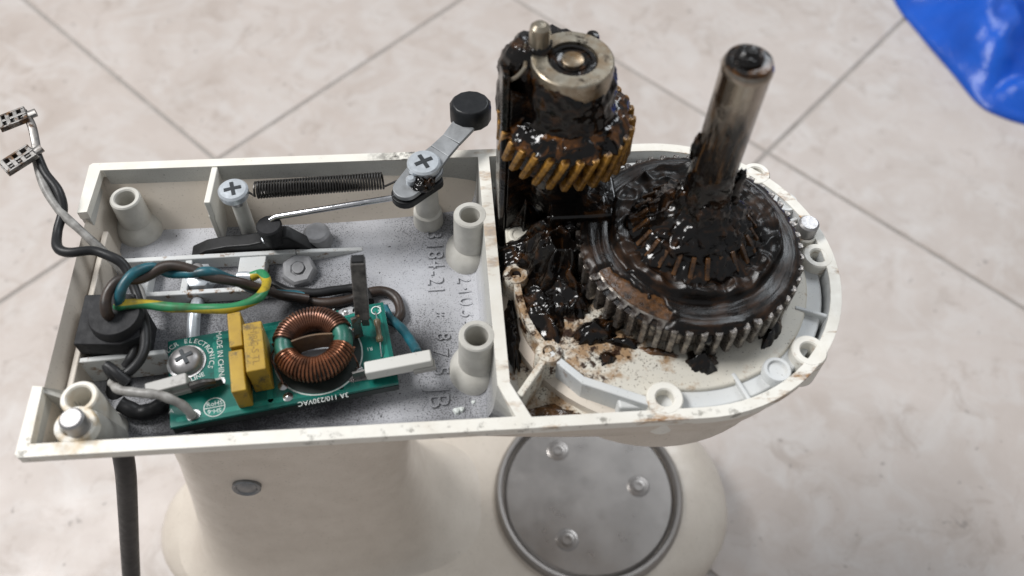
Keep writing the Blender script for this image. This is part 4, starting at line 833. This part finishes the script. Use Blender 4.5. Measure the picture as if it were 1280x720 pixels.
def crimp(px0, py0, px1, py1, z, label):
    a, c2 = at(px0, py0, z), at(px1, py1, z+.1); d = c2-a; u = d.normalized(); s = u.cross(Vector((0, 0, 1))).normalized(); up = s.cross(u)
    t = thing('crimp_terminal', tuple(a), label, 'terminal', 'bare crimp terminals on the free wires')
    b = MB(); b.obox((a+c2)/2, d/2, s*.36, up*.03); obj('blade', b, M['tin'], t, bevel=.015)
    for sg in (-1, 1):
        b = MB(); b.obox((a+c2)/2 + s*sg*.34 + up*.1, d/2*.96, s*.05, up*.12); obj('rolled_edge', b, M['tin'], t, bevel=.03)
    b = MB(); b.obox((a+c2)/2+up*.17, d/2*.97, s*.07, up*.05); obj('centre_strip', b, M['tin'], t, bevel=.03)
    for k in (.1, .36, .62, .9):
        b = MB(); p = a+d*k; b.obox(p+up*(.16+.03*math.sin(k*20)), u*.09, s*.33, up*.05); obj('strap', b, M['tin'], t, bevel=.03)
    b = MB(); b.tube([c2-u*.1, c2+u*.3], .2, 10, flat=.7); obj('barrel', b, M['tin'], t)
    return t
crimp(0, 158, 36, 144, 1.4, 'tin crimp terminal reaching past the left picture edge, upper of the two')
crimp(6, 214, 44, 190, 1.2, 'tin crimp terminal pointing down left, lower of the two')
b = MB(); b.tube(pts((34, 146, 1.5), (40, 158, 1.4), (44, 176, 1.2), (47, 196, 1.0)), .17, 8, 4, flat=.6); tag(obj('bare_wire', b, M['tin']), 'tarnished bare strip joining the two crimp terminals', 'wire')

# ------------------------------------------------------------------ blue tarp on the floor
def tarp():
    m = MB(); n1, n2 = 70, 60; edge = pts((1100, -60, ZF), (1117, 0, ZF), (1150, 45, ZF), (1190, 92, ZF), (1222, 130, ZF), (1250, 146, ZF), (1290, 158, ZF), (1360, 170, ZF))
    ed = catmull(edge, 10); ed = ed[:n1+1]; inn = Vector((42, 24, 0)); vs = []; fs = []
    for i, p in enumerate(ed):
        for j in range(n2+1):
            t = j/n2; q_ = p + (Vector((p.x, p.y, 0))*0 + inn)*t
            h = .15 + 2.6*sm(0, .10, t)*(.55+.5*fbm(q_.x*.09+3, q_.y*.09, 1)) + .9*sm(.02, .2, t)*abs(fbm(q_.x*.22-q_.y*.1, q_.y*.2, 5)) 
            h += 2.6*sm(.02, .10, t)*max(0, math.sin((q_.x*.45-q_.y*.9)*.42+2.2*fbm(q_.x*.07, q_.y*.07, 9)))**1.6 + .45*sm(.02, .1, t)*noise.noise(Vector((q_.x*.5, q_.y*.5, 2))) + 2.2*sm(.01, .05, t)*max(0, 1-abs(noise.noise(Vector((q_.x*.10-q_.y*.07, q_.x*.03+q_.y*.03, 7))))*5)
            if j == 0: h = .0
            vs.append((q_.x, q_.y, ZF+h))
    for i in range(len(ed)-1):
        for j in range(n2): a = i*(n2+1)+j; fs.append((a, a+1, a+n2+2, a+n2+1))
    return m.add(vs, fs)
tp = obj('blue_tarp', tarp(), M['tarp'], sharp=0); tag(tp, 'crumpled shiny blue plastic tarp lying on the tiles at the upper right', 'tarp')
sd = tp.modifiers.new('thick', 'SOLIDIFY'); sd.thickness = .0015; sd.offset = 1
